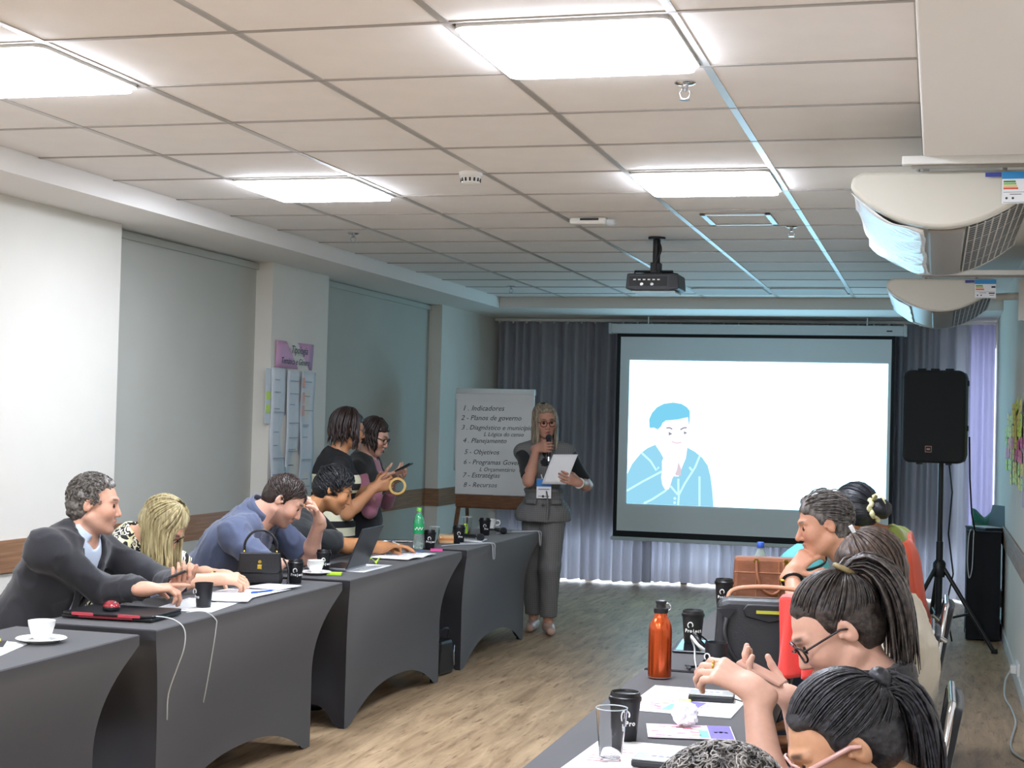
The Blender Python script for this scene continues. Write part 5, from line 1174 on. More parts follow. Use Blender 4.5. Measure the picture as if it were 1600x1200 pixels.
    def curls(s, mat, n=260, r=.012, tr=.0026, e=.016, seed=2, zmin=-.03, ymax=.075, loops=1.3):
        """small curl tufts over the scalp"""
        R = np.random.default_rng(seed); b = MB(); i = 0
        while i < n:
            d = unit(R.normal(size=3))
            p = V3(d[0]*.076, -.014+d[1]*.098, .035+d[2]*.088)
            if p[2] < zmin or (p[1] > ymax and p[2] < .102) or (p[1] > .03 and p[2] < .03) or (abs(p[0]) > .05 and p[2] < .005 and p[1] > -.03): continue
            i += 1; ax1 = unit(np.cross(d, R.normal(size=3))); ax2 = np.cross(d, ax1); rr_ = r*R.uniform(.6, 1.15); ph = R.uniform(0, 6.3); pts = []
            for q in np.linspace(0, 1, 9):
                a = ph+q*loops*2*math.pi; w = p+d*(e*.3+e*.9*math.sin(q*math.pi)**.8)+ax1*rr_*math.cos(a)*(.4+.6*q)+ax2*rr_*math.sin(a)*(.4+.6*q); pts.append(Vector(s.hp(*w)))
            b.tube(pts, [tr*s.hs*(1-.5*abs(2*q-1)) for q in np.linspace(0, 1, 9)], 4, cap=False)
        return s.mb('hair_curls', b, mat, smooth=180, recalc=False)
    def short_strands(s, mat, n=420, seed=3, L=.05, flow=(0, 1, -.25), e=.012, rad=.0036, zmin=-.02, front=.062, lift=.5):
        """short combed hair: strands lying along a flow direction over the scalp"""
        R = np.random.default_rng(seed); b = MB(); c0 = V3(0, -.014, .035); rr_ = V3(.074, .096, .086); fl_ = V3(*flow); i = 0
        while i < n:
            u = unit(R.normal(size=3)); p = c0+u*rr_
            lim = np.interp(p[1], [-.11, -.03, .02, .05, .082], [zmin-.03, zmin+.01, zmin+.06, front+.010, front+.024])
            if p[2] < lim: continue
            i += 1; pts = []; w = u.copy(); sd = V3(math.copysign(1, u[0])*.35, 0, -.5*max(0, .9-u[2])); ee = e*R.uniform(.5, 1.1)
            for k in range(6):
                f = k/5; t = fl_+sd+R.normal(size=3)*.10; t = t-w*(t@w); w = unit(w+unit(t)*L/5/.09); pts.append(c0+w*(rr_+ee*(.45+lift*math.sin(f*math.pi*.75))))
            b.tube([Vector(s.hp(*q)) for q in pts], [rad*s.hs*m for m in (.7, 1.0, 1.1, 1.0, .75, .25)], 4, cap=False, flat=.6)
        return s.mb('hair_strands', b, mat, smooth=180, recalc=False)
    def locks(s, mat, n, seed, az=(-180, 180), length=(.22, .32), rad=.0065, e=.016, part=0., skip_front=38, wave=.012, flare=.012, start_el=80, name='hair_locks', drop_el=-5, out=None, gx=0., front_sweep=0.):
        """long hair: locks run from the parting over the skull, then hang"""
        R = np.random.default_rng(seed); b = MB(); gl = s.HM.T@V3(0, 0, -1)
        for i in range(n):
            a = math.radians(R.uniform(*az))
            if abs(math.degrees(a)) < skip_front: a = math.copysign(math.radians(skip_front+R.uniform(0, 14)), a if a else 1)
            lay = R.uniform(0, 1); ee = e*(.45+.75*lay); pts = []; el0 = math.radians(start_el-R.uniform(0, 8)); el1 = math.radians(drop_el+R.uniform(-10, 14)); nl = 7
            for k in range(nl):
                f = k/(nl-1); el = el0+(el1-el0)*f; ca = math.cos(el)
                pts.append(V3(part*(1-f)+math.sin(a)*ca*(.074+ee), -.014+math.cos(a)*ca*(.096+ee)*(1 if abs(a) > 1.2 else .92), .035+math.sin(el)*(.086+ee)))
            Ln = R.uniform(*length); dr = unit(pts[-1]-pts[-2]); p = pts[-1]; ph = R.uniform(0, 6.3); m = 9; odir = V3(math.sin(a), math.cos(a), 0)
            for k in range(1, m+1):
                f = k/m; dr = unit(dr*.55+gl*.6+odir*flare*(1-2*f)); p = p+dr*Ln/m
                pts.append(p+odir*wave*math.sin(f*7+ph)*f*.6+V3(math.cos(a), -math.sin(a), 0)*wave*math.cos(f*6+ph)*f)
            # keep clear of neck core
            rs = [rad*s.hs*(.7+.5*math.sin(min(1, k/len(pts)*1.6)*math.pi/2))*(1 if k < len(pts)-4 else (len(pts)-k)/4.5) for k in range(len(pts))]
            b.tube([Vector(s.hp(*q)) for q in pts], rs, 5, cap=False, flat=.55)
        return s.mb(name, b, mat, smooth=180, recalc=False)
    def ponytail(s, mat, base, n=150, seed=1, rad=.0042, e=.011, tail=90, tlen=(.24, .32), tdir=(0, -.6, .1), tail_rad=.006, hair_front=.062, wave=.015, spread=.02):
        R = np.random.default_rng(seed); b = MB(); B = V3(*base); c0 = V3(0, -.014, .035); rr_ = V3(.074, .096, .086)
        ub = unit((B-c0)/rr_)
        for i in range(n):
            a = R.uniform(-math.pi, math.pi)
            # hairline elevation depends on azimuth (0 = front)
            da = abs(math.degrees(a)); el = np.interp(da, [0, 35, 60, 78, 100, 125, 180], [47, 43, 20, -8, -10, -36, -42])+R.uniform(-2, 10 if R.random() < .5 else 45)
            el = math.radians(el); u0 = V3(math.sin(a)*math.cos(el), math.cos(a)*math.cos(el), math.sin(el))
            om = math.acos(np.clip(u0@ub, -1, 1)); pts = []
            if om < .12: continue
            lay = e*R.uniform(.55, 1.15); kk = 9
            for k in range(kk):
                f = k/(kk-1); u = (math.sin((1-f)*om)*u0+math.sin(f*om)*ub)/math.sin(om); pts.append(c0+u*(rr_+lay*(.55+.6*math.sin(f*math.pi))))
            b.tube([Vector(s.hp(*q)) for q in pts], [rad*s.hs*(.5+.7*math.sin(math.pi*min(1, .15+k/kk))) for k in range(kk)], 4, cap=False, flat=.6)
        sc_ = s.mb('hair_strands', b, mat, smooth=180, recalc=False)
        if tail:
            b = MB(); gl = s.HM.T@V3(0, 0, -1); t0 = unit(tdir)
            for i in range(tail):
                L = R.uniform(*tlen); d = unit(t0+R.normal(size=3)*.12); p = B+R.normal(size=3)*.006+t0*.004; pts = [p-t0*.01]; ph = R.uniform(0, 6.3); sd = unit(np.cross(t0, gl)+1e-6)
                for k in range(11): 
                    f = k/10; d = unit(d*.70+gl*.34+R.normal(size=3)*spread); p = p+d*L/11; pts.append(p+sd*wave*math.sin(f*6+ph)*f)
                b.tube([Vector(s.hp(*q)) for q in pts], [tail_rad*s.hs*(.55+.6*math.sin(min(1, .2+k/9)*math.pi*.6))*(1 if k < 8 else (12-k)/5) for k in range(12)], 4, cap=False, flat=.6)
            s.mb('ponytail', b, mat, smooth=180, recalc=False)
    def earring(s, q, mat, r=.006, dz=-.042):
        s.mb('earring', MB().lathe([(.0001, -r), (r*.7, -r*.7), (r, 0), (r*.7, r*.7), (.0001, r)], 14, s.hp(q*.082, -.006, dz)), mat)
    def lanyard(s, mat, e=.03, drop=.30, badge=None):
        c = s.Nk; pts = []
        L = np.linalg.norm(s.Nk-s.P)
        e2 = s.Nk-s.up*drop+s.fw*(.115+e+s.belly*.8)
        for q in (1, -1):
            s.mb('lanyard_cord', MB().tube([s.Nk+s.lf*q*.062+s.up*.015, s.Nk+s.lf*q*.075-s.up*.03+s.fw*(.045+e), s.Nk+s.lf*q*.05-s.up*.12+s.fw*(.105+e), e2], .0045, 5), mat)
        return e2
# ------------------------------------------------------------------ garments
def fabric(name, c, rough=.85, vary=None, bump=(220, .12), sheen=.25): return pmat(name, c, rough, vary=vary, bump=bump, sheen=sheen)
def ramp_mat(name, build):
    m, nt, b = new_mat(name); tc = N(nt, 'ShaderNodeTexCoord'); build(nt, b, tc); b.inputs['Roughness'].default_value = .85; MATS[name] = m; return m
def floral(nt, b, tc):
    no = N(nt, 'ShaderNodeTexNoise'); no.inputs['Scale'].default_value = 15; no.inputs['Detail'].default_value = 1.2; no.inputs['Distortion'].default_value = 1.4; nt.links.new(tc.outputs['Object'], no.inputs['Vector'])
    r = N(nt, 'ShaderNodeValToRGB'); r.color_ramp.interpolation = 'CONSTANT'; e = r.color_ramp.elements; e[0].color = (*lin('#e9e3b8'), 1); e[1].position = .44; e[1].color = (*lin('#1b1b1c'), 1)
    for p, c in ((.55, '#f1eedd'), (.64, '#1d1d1e'), (.69, '#ddd6a6')): q = e.new(p); q.color = (*lin(c), 1)
    nt.links.new(no.outputs['Fac'], r.inputs[0]); nt.links.new(r.outputs[0], b.inputs['Base Color'])
def stripes(nt, b, tc):
    sp = N(nt, 'ShaderNodeSeparateXYZ'); nt.links.new(tc.outputs['Object'], sp.inputs[0]); dv = N(nt, 'ShaderNodeMath', operation='DIVIDE'); dv.inputs[1].default_value = 1.5; nt.links.new(sp.outputs['Z'], dv.inputs[0])
    r = N(nt, 'ShaderNodeValToRGB'); r.color_ramp.interpolation = 'CONSTANT'; e = r.color_ramp.elements; K, W = lin('#1d1d20'), lin('#dcdcc0'); e[0].color = (*K, 1); e[1].position = .40; e[1].color = (*W, 1)
    for z, c in ((.66, K), (.705, W), (.765, K), (.80, W), (.855, K), (.895, W), (.965, K), (1.065, W), (1.08, K), (1.125, W), (1.175, K)): q = e.new(z/1.5); q.color = (*c, 1)
    nt.links.new(dv.outputs[0], r.inputs[0]); nt.links.new(r.outputs[0], b.inputs['Base Color'])
def plaid(c1, c2, sc=30.):
    def f(nt, b, tc):
        o = None
        for d in ('X', 'Z'):
            w = N(nt, 'ShaderNodeTexWave'); w.bands_direction = d; w.inputs['Scale'].default_value = sc/3.14; w.inputs['Distortion'].default_value = .6; nt.links.new(tc.outputs['Object'], w.inputs['Vector'])
            if o is None: o = w
            else:
                mx = N(nt, 'ShaderNodeMath', operation='ADD'); nt.links.new(o.outputs['Fac'], mx.inputs[0]); nt.links.new(w.outputs['Fac'], mx.inputs[1]); o = mx
        r = N(nt, 'ShaderNodeValToRGB'); r.color_ramp.elements[0].position = .2; r.color_ramp.elements[1].position = 1.; r.color_ramp.elements[0].color = (*lin(c1), 1); r.color_ramp.elements[1].color = (*lin(c2), 1)
        dv = N(nt, 'ShaderNodeMath', operation='MULTIPLY'); dv.inputs[1].default_value = .5; nt.links.new(o.outputs[0], dv.inputs[0]); nt.links.new(dv.outputs[0], r.inputs[0]); nt.links.new(r.outputs[0], b.inputs['Base Color'])
    return f
M_FLORAL = ramp_mat('floral_blouse', floral); M_STRIPE = ramp_mat('striped_knit', stripes); M_PLAID = ramp_mat('grey_plaid', plaid('#6a6a6b', '#807e7b', 70)); M_GREENPL = ramp_mat('green_plaid', plaid('#8a9a7c', '#c2c9b2', 60))
def top(p, name, mat, e=.012, sleeve=.55, vneck=None, round_neck=.070, hem=None, fold=.003, seed=1, sleeves=(1, -1), h=.012, arms_only=None):
    S = SDF(); p.torso(S, e)
    if round_neck: S.cone(p.Nk-p.up*.005+p.fw*.012, p.Nk+p.up*.14+p.fw*.03, round_neck*p.sc, round_neck*p.sc*1.15, .01, 's')
    if vneck: S.cone(p.Nk+p.fw*.15+p.up*.02, p.Nk-p.up*vneck[0]+p.fw*(.17+p.belly), vneck[1], .006, .008, 's')
    if hem is not None: S.plane(p.P+p.up*hem, -p.up, .006)
    for q in sleeves:
        if sleeve and q in p.arm: p.upper(S, q, sleeve, e)
    return p.put(name, S, mat, h, fold, seed)
def trousers(p, mat, e=.016, to=.93, fold=.003, loose=0., name='trousers'):
    S = SDF(); S.ell(p.P+p.up*.02, (V3(.160*p.broad, .115+p.belly*.4, .115)+e)*p.sc, p.TM, .04)
    for q, (hp, kn, an, ff) in p.leg.items():
        S.cone(hp, kn, .080*p.sc+e, .056*p.sc+e+loose, .04); S.cone(kn, kn+(an-kn)*to, .056*p.sc+e+loose, .040*p.sc+e+loose, .02, cut=False)
        S.plane(kn+(an-kn)*to+V3(0, 0, 0), (0, 0, -1), .004) if q == -1 else None
    return p.put(name, S, mat, .013, fold, 4)
def shoes(p, mat):
    for q, (hp, kn, an, ff) in p.leg.items():
        S = SDF(); S.cone(an-V3(0, 0, .045)-ff*.035, an-V3(0, 0, .052)+ff*.155, .040, .032, .02); S.cone(an-V3(0, 0, .03), an-V3(0, 0, .03)+ff*.06, .038, .034, .03); S.plane(V3(an[0], an[1], .002), (0, 0, -1), .003); S.plane(an-V3(0, 0, .012), (0, 0, 1), .004)
        p.put('shoe', S, mat, .011)
def collar(p, mat, e=.016, r=.068, h=.045, tilt=.02, open_=.55):
    b = MB()
    def fn(u, v):
        a = open_+(2*math.pi-2*open_)*u; w = r+.012*v
        c_ = p.Nk+p.up*(.018+h*(1-v)*.9-.012*math.cos(a))-p.fw*.008
        return tuple(c_+p.fw*math.cos(a)*w*.95+p.lf*math.sin(a)*w*.98)
    b.grid(fn, 26, 3); return p.mb('collar', b, mat, 180, solid=.005)
M_DARKT = fabric('dark_trousers', '#23252c'); M_JEANS = fabric('jeans', '#333c52'); M_SHOE = pmat('black_shoe', '#191919', .4)
D = math.radians
DN = (0, 0, -1)
# ================= man in the blazer
p = Person('man in dark blazer and pale blue shirt pointing at his phone', (-3.64, 5.46, .52), (-3.324, 5.517, 1.017), (-3.276, 5.524, 1.159), None, D(-2), (D(20), D(7), 0), '#cf9a7f',
    {-1: dict(w=(-2.985, 5.435, .842), hint=(-.46, .76, -.47), d=(.75, .5, .05), n=(.0, .2, -1), side=1, curl=(.05, .85, .9, .95), thumb=(.6, .6)),
     1: dict(w=(-2.965, 5.655, .835), hint=(.09, .94, -.33), d=(.55, -.75, .25), n=(-.2, .2, 1), side=-1, curl=(.8, .82, .85, .9), thumb=(.7, .7))}, scale=1.04, broad=1.12, belly=.02, face_kw=dict(lips='#b67a6c', brow='#3a302c', stubble=('#9a8478', .25)), head_kw=dict(jaw=1.08))
p.body(); M_BLAZER = fabric('blazer_wool', '#26262b', bump=(300, .1)); M_SHIRTB = fabric('shirt_pale_blue', '#c3d0e2')
top(p, 'shirt', M_SHIRTB, .009, 0, round_neck=.052, vneck=(.07, .02), fold=0); top(p, 'blazer', M_BLAZER, .020, 1.94, vneck=(.34, .115), fold=.006, seed=3)
collar(p, M_SHIRTB, r=.064); trousers(p, M_DARKT); shoes(p, M_SHOE)
for q in (1, -1):  # lapels
    b = MB(); A = p.Nk+p.lf*q*.075+p.up*.0+p.fw*.05; 
    b.grid(lambda u, v: tuple(p.Nk+p.lf*q*((.072+.052*u)*(1-v*.72)+.006)-p.up*(.0+.30*v)+p.fw*(.062+.085*math.sin(min(1, v*1.6)*1.5)+.006+p.belly*v-.035*u*(1-v))), 4, 10); p.mb('lapel', b, M_BLAZER, 180, solid=.006)
e2 = p.lanyard(pmat('lanyard_pale', '#c9d6e6', .6), e=.012, drop=.30)
p.mb('name_badge', MB().obox(e2+p.fw*.012-p.up*.02, (.06, .004, .05), Matrix(np.stack([p.lf, p.fw, p.up], 1).tolist())), pmat('badge_blue', '#2f86d8', .4), None)
HG = hair_mat('hair_grey_brown', '#3d3833', '#7d766e', (50, 50, 50)); p.hair_cap(HG, e=.010, front=.080, rough=.004, f=110, temple=.055, side_e=.006, back_low=-.085); p.curls(HG, 300, .011, .0026, .012, zmin=-.01, ymax=.035); p.eyes()
make_chair('black chair of the man in dark blazer', -3.66, 5.46, AL)
t = thing('smartphone', 'slim dark phone held over the table by man in blazer', 'phone', (-2.918, 5.585, .887)); MB().obox((0, 0, 0), (.072, .145, .008), Matrix.Rotation(D(-25), 3, 'Y') @ Matrix.Rotation(D(20), 3, 'Z')).build('shell', M_LTB, t, bevel=.003); MB().obox(Matrix.Rotation(D(-25), 3, 'Y') @ Vector((0, 0, .0045)), (.066, .138, .001), Matrix.Rotation(D(-25), 3, 'Y') @ Matrix.Rotation(D(20), 3, 'Z')).build('screen', pmat('phone_glass', '#20242a', .1), t)
# ================= blond woman
p = Person('blond woman in black and cream floral blouse bent over her papers', (-3.64, 6.17, .52), (-3.452, 6.153, .965), (-3.296, 6.132, 1.038), None, D(8), (D(12), D(48), D(-6)), '#d5a184',
    {-1: dict(w=(-3.03, 6.15, .812), hint=(.25, -.83, -.49), d=(1, .25, .05), n=(0, .6, -.8), side=1, curl=(.95, 1.0, 1.0, 1.0), thumb=(.3, .9)),
     1: dict(w=(-3.10, 6.38, .80), hint=(-.28, .83, -.47), d=(.9, -.5, 0), n=(0, 0, -1), side=-1)}, scale=.97, bust=.03, broad=1.1, belly=.02)
p.body(); top(p, 'blouse', M_FLORAL, .016, .78, round_neck=.054, fold=.004, seed=8); trousers(p, M_DARKT); shoes(p, M_SHOE)
HB = hair_mat('hair_blond', '#8a7a55', '#d2c596', (70, 70, 8)); p.hair_cap(HB, e=.014, front=.055, low=-.02, rough=.002); p.locks(HB, 190, 4, length=(.17, .27), rad=.0075, e=.02, skip_front=34, part=.01, wave=.012, flare=.03); p.glasses(M_BLACK); p.eyes()
p.mb('bracelet', MB().tube([p.arm[-1]['wr']+V3(-.02, .031*math.cos(a), .031*math.sin(a)) for a in np.linspace(0, 6.28, 17)], .004, 6, cap=False), gold)
make_chair('black chair of the blond woman', -3.67, 6.17, AL)
# ================= man in blue shirt, hand at forehead
p = Person('bearded man in slate blue shirt resting his forehead on his hand', (-3.68, 7.07, .53), (-3.266, 7.054, 1.022), (-3.137, 7.08, 1.113), None, D(10), (D(16), D(36), 0), '#d8a58d',
    {1: dict(w=(-3.02, 7.265, 1.005), hint=(-.1, .5, -.87), d=(-.05, -.62, .78), n=(-.75, -.5, -.25), side=-1, curl=(.35, .4, .45, .5), thumb=(.8, .3)),
     -1: dict(w=(-3.115, 6.99, .802), hint=(.52, -.8, -.28), d=(.1, 1, .03), n=(0, 0, -1), side=1)}, legs={1: ((-3.68, 7.165, .51), (-3.26, 7.37, .51), (-3.22, 7.39, .09)), -1: ((-3.68, 6.985, .51), (-3.27, 7.18, .51), (-3.23, 7.20, .09))}, scale=1.07, broad=1.2, belly=.05, headscale=1.0, neck_r=.066, face_kw=dict(beard=('#5a4238', .6), brow='#2e221d', lips='#b5766a'), head_kw=dict(jaw=1.15))
p.body(); M_SLATE = fabric('shirt_slate', '#4d5670'); top(p, 'shirt', M_SLATE, .018, .86, round_neck=.072, vneck=(.09, .03), fold=.007, seed=11); collar(p, M_SLATE, r=.078, h=.055); trousers(p, M_JEANS); shoes(p, M_SHOE)
HD = hair_mat('hair_dark_brown', '#1f1714', '#43342d', (45, 45, 45)); p.short_strands(HD, 520, 3, front=.062, flow=(.5, .25, 0), L=.045); p.hair_cap(HD, e=.007, front=.060, rough=.001, f=120, temple=.05, side_e=.006, back_low=-.08); p.eyes()
p.lanyard(M_LANY, e=.02, drop=.28)
b = MB()
for k in range(4): b = MB().lathe([(.006, 0), (.006, .003), (0, .004)], 10, p.Nk-p.up*(.10+.07*k)+p.fw*(.135+p.belly*.5), Matrix(np.stack([p.lf, p.up, p.fw], 1).tolist())); p.mb('button', b, M_PRINT)
make_chair('black chair of the man in slate blue shirt', -3.72, 7.07, AL)
# ================= man in black t-shirt
p = Person('dark-haired man in black t-shirt writing with lowered head', (-3.60, 7.84, .52), (-3.335, 7.815, 1.005), (-3.185, 7.845, 1.135), None, D(30), (D(22), D(26), 0), '#bf8458',
    {-1: dict(w=(-2.965, 8.10, .803), hint=(.5, -.5, -1), d=(.25, 1, .14), n=(-.05, .1, -1), side=1, curl=(.4, .45, .5, .55), thumb=(.4, .7)),
     1: dict(w=(-3.02, 8.22, .803), hint=(-.4, -.02, -.9), d=(.8, .4, .05), n=(0, 0, -1), side=-1)}, scale=1.04, broad=1.12, belly=.02, headscale=1.0, face_kw=dict(brow='#17110f', lips='#9c5f4c', stubble=('#4a3a32', .3)), head_kw=dict(jaw=1.08))
p.body(); M_BLKT = fabric('tshirt_black', '#202426'); top(p, 'tshirt', M_BLKT, .016, .80, round_neck=.075, fold=.004, seed=14); trousers(p, M_JEANS); shoes(p, M_SHOE)
HK = hair_mat('hair_black', '#101012', '#2a2a2e', (40, 40, 40)); p.short_strands(HK, 560, 5, L=.05, flow=(.3, .35, .1), e=.017, front=.064, lift=.8); p.hair_cap(HK, e=.009, front=.058, rough=.001, f=95, temple=.05, side_e=.005, top=.004, back_low=-.08); p.eyes(); p.lanyard(M_PRINT, e=.02, drop=.26)
t = thing('ballpoint_pen', 'white pen held by the man in black t-shirt', 'pen', tuple(p.arm[-1]['wr']+V3(.045, .14, .0)), 1.0); MB().tube([(-.05, 0, .03), (.05, 0, -.012), (.06, 0, -.016)], [.0042, .0042, .001], 8).build('barrel', M_WHITEP, t, smooth=50); MB().tube([(-.05, 0, .03), (-.056, 0, .0325)], .0046, 8).build('button', pmat('pen_blue', '#2a5fc0', .3), t)
make_chair('black chair of the man in black t-shirt', -3.64, 7.86, AL)
# ================= standing woman, striped dress
p = Person('standing woman with shoulder-length hair in black dress with cream stripes', (-3.62, 8.84, .86), (-3.575, 8.835, 1.285), (-3.505, 8.85, 1.455), None, D(30), (D(32), D(10), 0), '#bd855f',
    {-1: dict(w=(-3.335, 8.89, 1.10), hint=(-.3, -.4, -1), d=(.9, .45, .25), n=(-.3, .6, .2), side=1, curl=(.95, .95, 1., 1.)),
     1: dict(w=(-3.40, 9.06, 1.10), hint=(0, .6, -1), d=(.8, -.3, .2), n=(-.2, -.6, .2), side=-1)}, legs='stand', bust=.03, broad=1.02, belly=.02, headscale=.93)
p.body(); S = SDF(); p.torso(S, .013); S.cone(p.P+V3(0, 0, .02), V3(p.P[0], p.P[1], .50), .165, .19, .05, cut=True)
S.cone(p.Nk-p.up*.005+p.fw*.012, p.Nk+p.up*.14+p.fw*.03, .066, .078, .01, 's')
p.put('dress', S, M_STRIPE, .011, .002, 5); shoes(p, M_SHOE)
HDB = hair_mat('hair_deep_brown', '#1b1312', '#3f2f2b', (60, 60, 8)); p.hair_cap(HDB, e=.016, front=.058, rough=.002); p.locks(HDB, 170, 6, length=(.08, .145), rad=.0085, e=.026, skip_front=58, wave=.012, flare=.05); p.glasses(pmat('glasses_brown', '#6d5b55', .3)); p.eyes()
wr = p.arm[-1]['wr']; t = thing('tape_roll', 'roll of yellow masking tape held by woman in striped dress', 'tape', tuple(wr+V3(.13, .05, .01)))
RM = Matrix.Rotation(D(75), 3, 'X') @ Matrix.Rotation(D(12), 3, 'Y'); MB().lathe([(.042, -.012), (.054, -.012), (.054, .012), (.042, .012), (.042, -.012)], 28, (0, 0, 0), RM).build('tape', pmat('tape_yellow', '#c39a3d', .5), t, smooth=40); MB().lathe([(.040, -.0125), (.043, -.0125), (.043, .0125), (.040, .0125), (.040, -.0125)], 28, (0, 0, 0), RM).build('core', pmat('tape_core', '#b8a878', .7), t, smooth=40)
# ================= standing woman, pink blouse
p = Person('standing woman in pink blouse and black vest looking at her phone', (-3.62, 9.42, .83), (-3.60, 9.40, 1.255), (-3.535, 9.385, 1.408), None, D(5), (D(0), D(22), 0), '#c99a84',
    {-1: dict(w=(-3.445, 9.33, 1.145), hint=(-.3, -.5, -1), d=(.9, .1, .3), n=(-.3, .3, .8), side=1, curl=(.5, .55, .6, .6)),
     1: dict(w=(-3.45, 9.52, 1.12), hint=(0, .6, -1), d=(.9, -.3, .2), n=(-.2, -.4, .8), side=-1, curl=(.8, .85, .9, .9))}, legs='stand', scale=.97, bust=.025, headscale=.93)
p.body(); M_PINKB = fabric('blouse_pink', '#b5768a'); top(p, 'blouse', M_PINKB, .010, 1.55, round_neck=.066, vneck=(.08, .03)); top(p, 'vest', M_BLKT, .018, 0, vneck=(.36, .10), hem=-.02); trousers(p, M_DARKT); shoes(p, M_SHOE)
p.hair_cap(HDB, e=.014, front=.058, rough=.002); p.locks(HDB, 120, 9, length=(.06, .12), rad=.007, e=.018, skip_front=58, wave=.01); p.glasses(M_BLACK); p.eyes()
wr = p.arm[-1]['wr']; t = thing('smartphone', 'black phone held up by the woman in pink blouse', 'phone', tuple(wr+V3(.125, .01, .065))); PM = Matrix.Rotation(D(-28), 3, 'Y'); MB().obox((0, 0, 0), (.14, .07, .009), PM).build('shell', M_LTB, t, bevel=.003); MB().obox(PM @ Vector((0, 0, .005)), (.13, .064, .001), PM).build('screen', MATS['phone_glass'], t)
make_chair('chrome-framed dark blue chair behind the green water bottle', -3.52, 9.98, D(-70), arms=True)
# ================= presenter
p = Person('presenter in grey plaid vest suit speaking into a microphone', (-2.745, 10.80, .90), (-2.745, 10.79, 1.365), (-2.735, 10.745, 1.535), None, D(-76), (D(-62), D(13), D(-4)), '#c08d77',
    {-1: dict(w=(-2.772, 10.655, 1.338), hint=(-.8, .25, -1), d=(.856, -.503, .121), n=(.507, .862, 0), side=1, curl=(1.15, 1.15, 1.15, 1.15), thumb=(.5, .9)),
     1: dict(w=(-2.452, 10.655, 1.10), hint=(.6, .3, -1), d=(-.55, -.62, .28), n=(-.75, .3, .2), side=-1, curl=(.5, .55, .6, .65), thumb=(.5, .9))}, legs={-1: ((-2.82, 10.82, .88), (-2.825, 10.83, .48), (-2.83, 10.92, .09)), 1: ((-2.665, 10.79, .88), (-2.675, 10.74, .48), (-2.69, 10.80, .09))}, bust=.025, broad=.90, waist=.86, headscale=.94, face_kw=dict(lips='#a34f52', brow='#4a382f'))
p.body(); top(p, 'black_tee', M_BLKT, .007, .85, round_neck=.068); top(p, 'plaid_vest', M_PLAID, .011, 0, round_neck=.075, vneck=(.24, .075), hem=.03, fold=.002)
S = SDF(); 
S.ell(p.P+p.up*.12, V3(.138, .116, .04), p.TM, .02); S.cone(p.P+p.up*.13, p.P-p.up*.085, .112, .150, .03, cut=True); S.ell(p.P-p.up*.05+p.lf*.055, V3(.150, .15, .13), p.TM, .05); S.ell(p.P-p.up*.05-p.lf*.055, V3(.150, .15, .13), p.TM, .05); S.plane(p.P-p.up*.085, -p.up, .004)
p.put('peplum', S, M_PLAID, .010, .003, 21, 40); trousers(p, M_PLAID, e=.012, to=.93, loose=.010)
BF = p.P+p.up*.135; p.mb('belt', MB().tube([BF+p.fw*.112*math.cos(a)+p.lf*.130*math.sin(a) for a in np.linspace(0, 6.283, 37)], .017, 8, cap=False, flat=1), M_PLAID)
p.mb('belt_tie', MB().tube([BF+p.fw*.145+p.lf*.02, BF+p.fw*.165+p.lf*.03-p.up*.06, BF+p.fw*.178+p.lf*.035-p.up*.14, BF+p.fw*.183+p.lf*.03-p.up*.20], [.016, .018, .02, .014], 6, flat=.35), M_PLAID)
for k in range(2): p.mb('jacket_button', MB().lathe([(.009, 0), (.009, .004), (0, .005)], 12, BF+p.fw*(.150+.012*k)-p.lf*.005-p.up*(.035+.06*k), Matrix(np.stack([p.lf, p.up, p.fw], 1).tolist())), M_BLACK)
for q in (1, -1): p.mb('pocket_flap', MB().grid(lambda u, v: tuple(BF+p.fw*(.150+.02*v-.045*u)+p.lf*q*(.055+.075*u)-p.up*(.055+.035*v)), 4, 2), M_PLAID, 180, solid=.008)
M_NUDE = pmat('shoe_nude', '#c3a394', .4); shoes(p, M_NUDE)
HP = hair_mat('hair_ash_blond', '#5d5247', '#b5a78f', (70, 70, 8)); p.hair_cap(HP, e=.010, front=.088, rough=.001); p.locks(HP, 190, 12, length=(.25, .36), rad=.0068, e=.017, skip_front=50, part=.015, wave=.012, flare=.02); p.glasses(pmat('glasses_tortoise', '#5a2f28', .3), r=(.025, .023), th=.003, square=2.1); p.eyes()
e2 = p.lanyard(M_PRINT, e=.012, drop=.28); TMm = Matrix(np.stack([p.lf, p.fw, p.up], 1).tolist())
bg_ = p.mb('name_badge', MB().obox(e2+p.fw*.02-p.up*.03, (.105, .004, .14), TMm), M_PAPER, None); p.mb('badge_header', MB().obox(e2+p.fw*.0225-p.up*.0+V3(0, 0, .012), (.105, .003, .055), TMm), pmat('badge_blue', '#2f86d8', .4, vary=(60, .35)), None, parent=bg_)
for k in range(2): p.mb('badge_line', MB().obox(e2+p.fw*.0225-p.up*(.035+.05*k), (.08, .001, .006), TMm), M_INKL, None, parent=bg_)
hw = p.arm[-1]['wr']; hc = hw+unit(V3(.856, -.503, .121))*.092+unit(V3(.507, .862, 0))*.034
t = thing('microphone', 'black handheld microphone held to the presenter\'s mouth', 'microphone', tuple(hc)); md = Vector(unit(V3(-.05, .12, 1.)))
MB().tube([-md*.13, md*.03, md*.05], [.011, .0145, .019], 14).build('handle', M_BLACK, t, smooth=40); QM = Matrix(((1, 0, 0), (0, 1, 0), (0, 0, 1))); MB().lathe([(.017, -.018), (.023, -.006), (.024, .008), (.018, .02), (.008, .026), (0, .027)], 18, md*.066).build('mesh_head', MATS['mic_mesh'], t, smooth=60); MB().tube([-md*.10, -md*.07], .0135, 14).build('silver_ring', M_CHROME, t, smooth=40)
PA, PBv = Vector((-2.535, 10.565, 1.19)), None
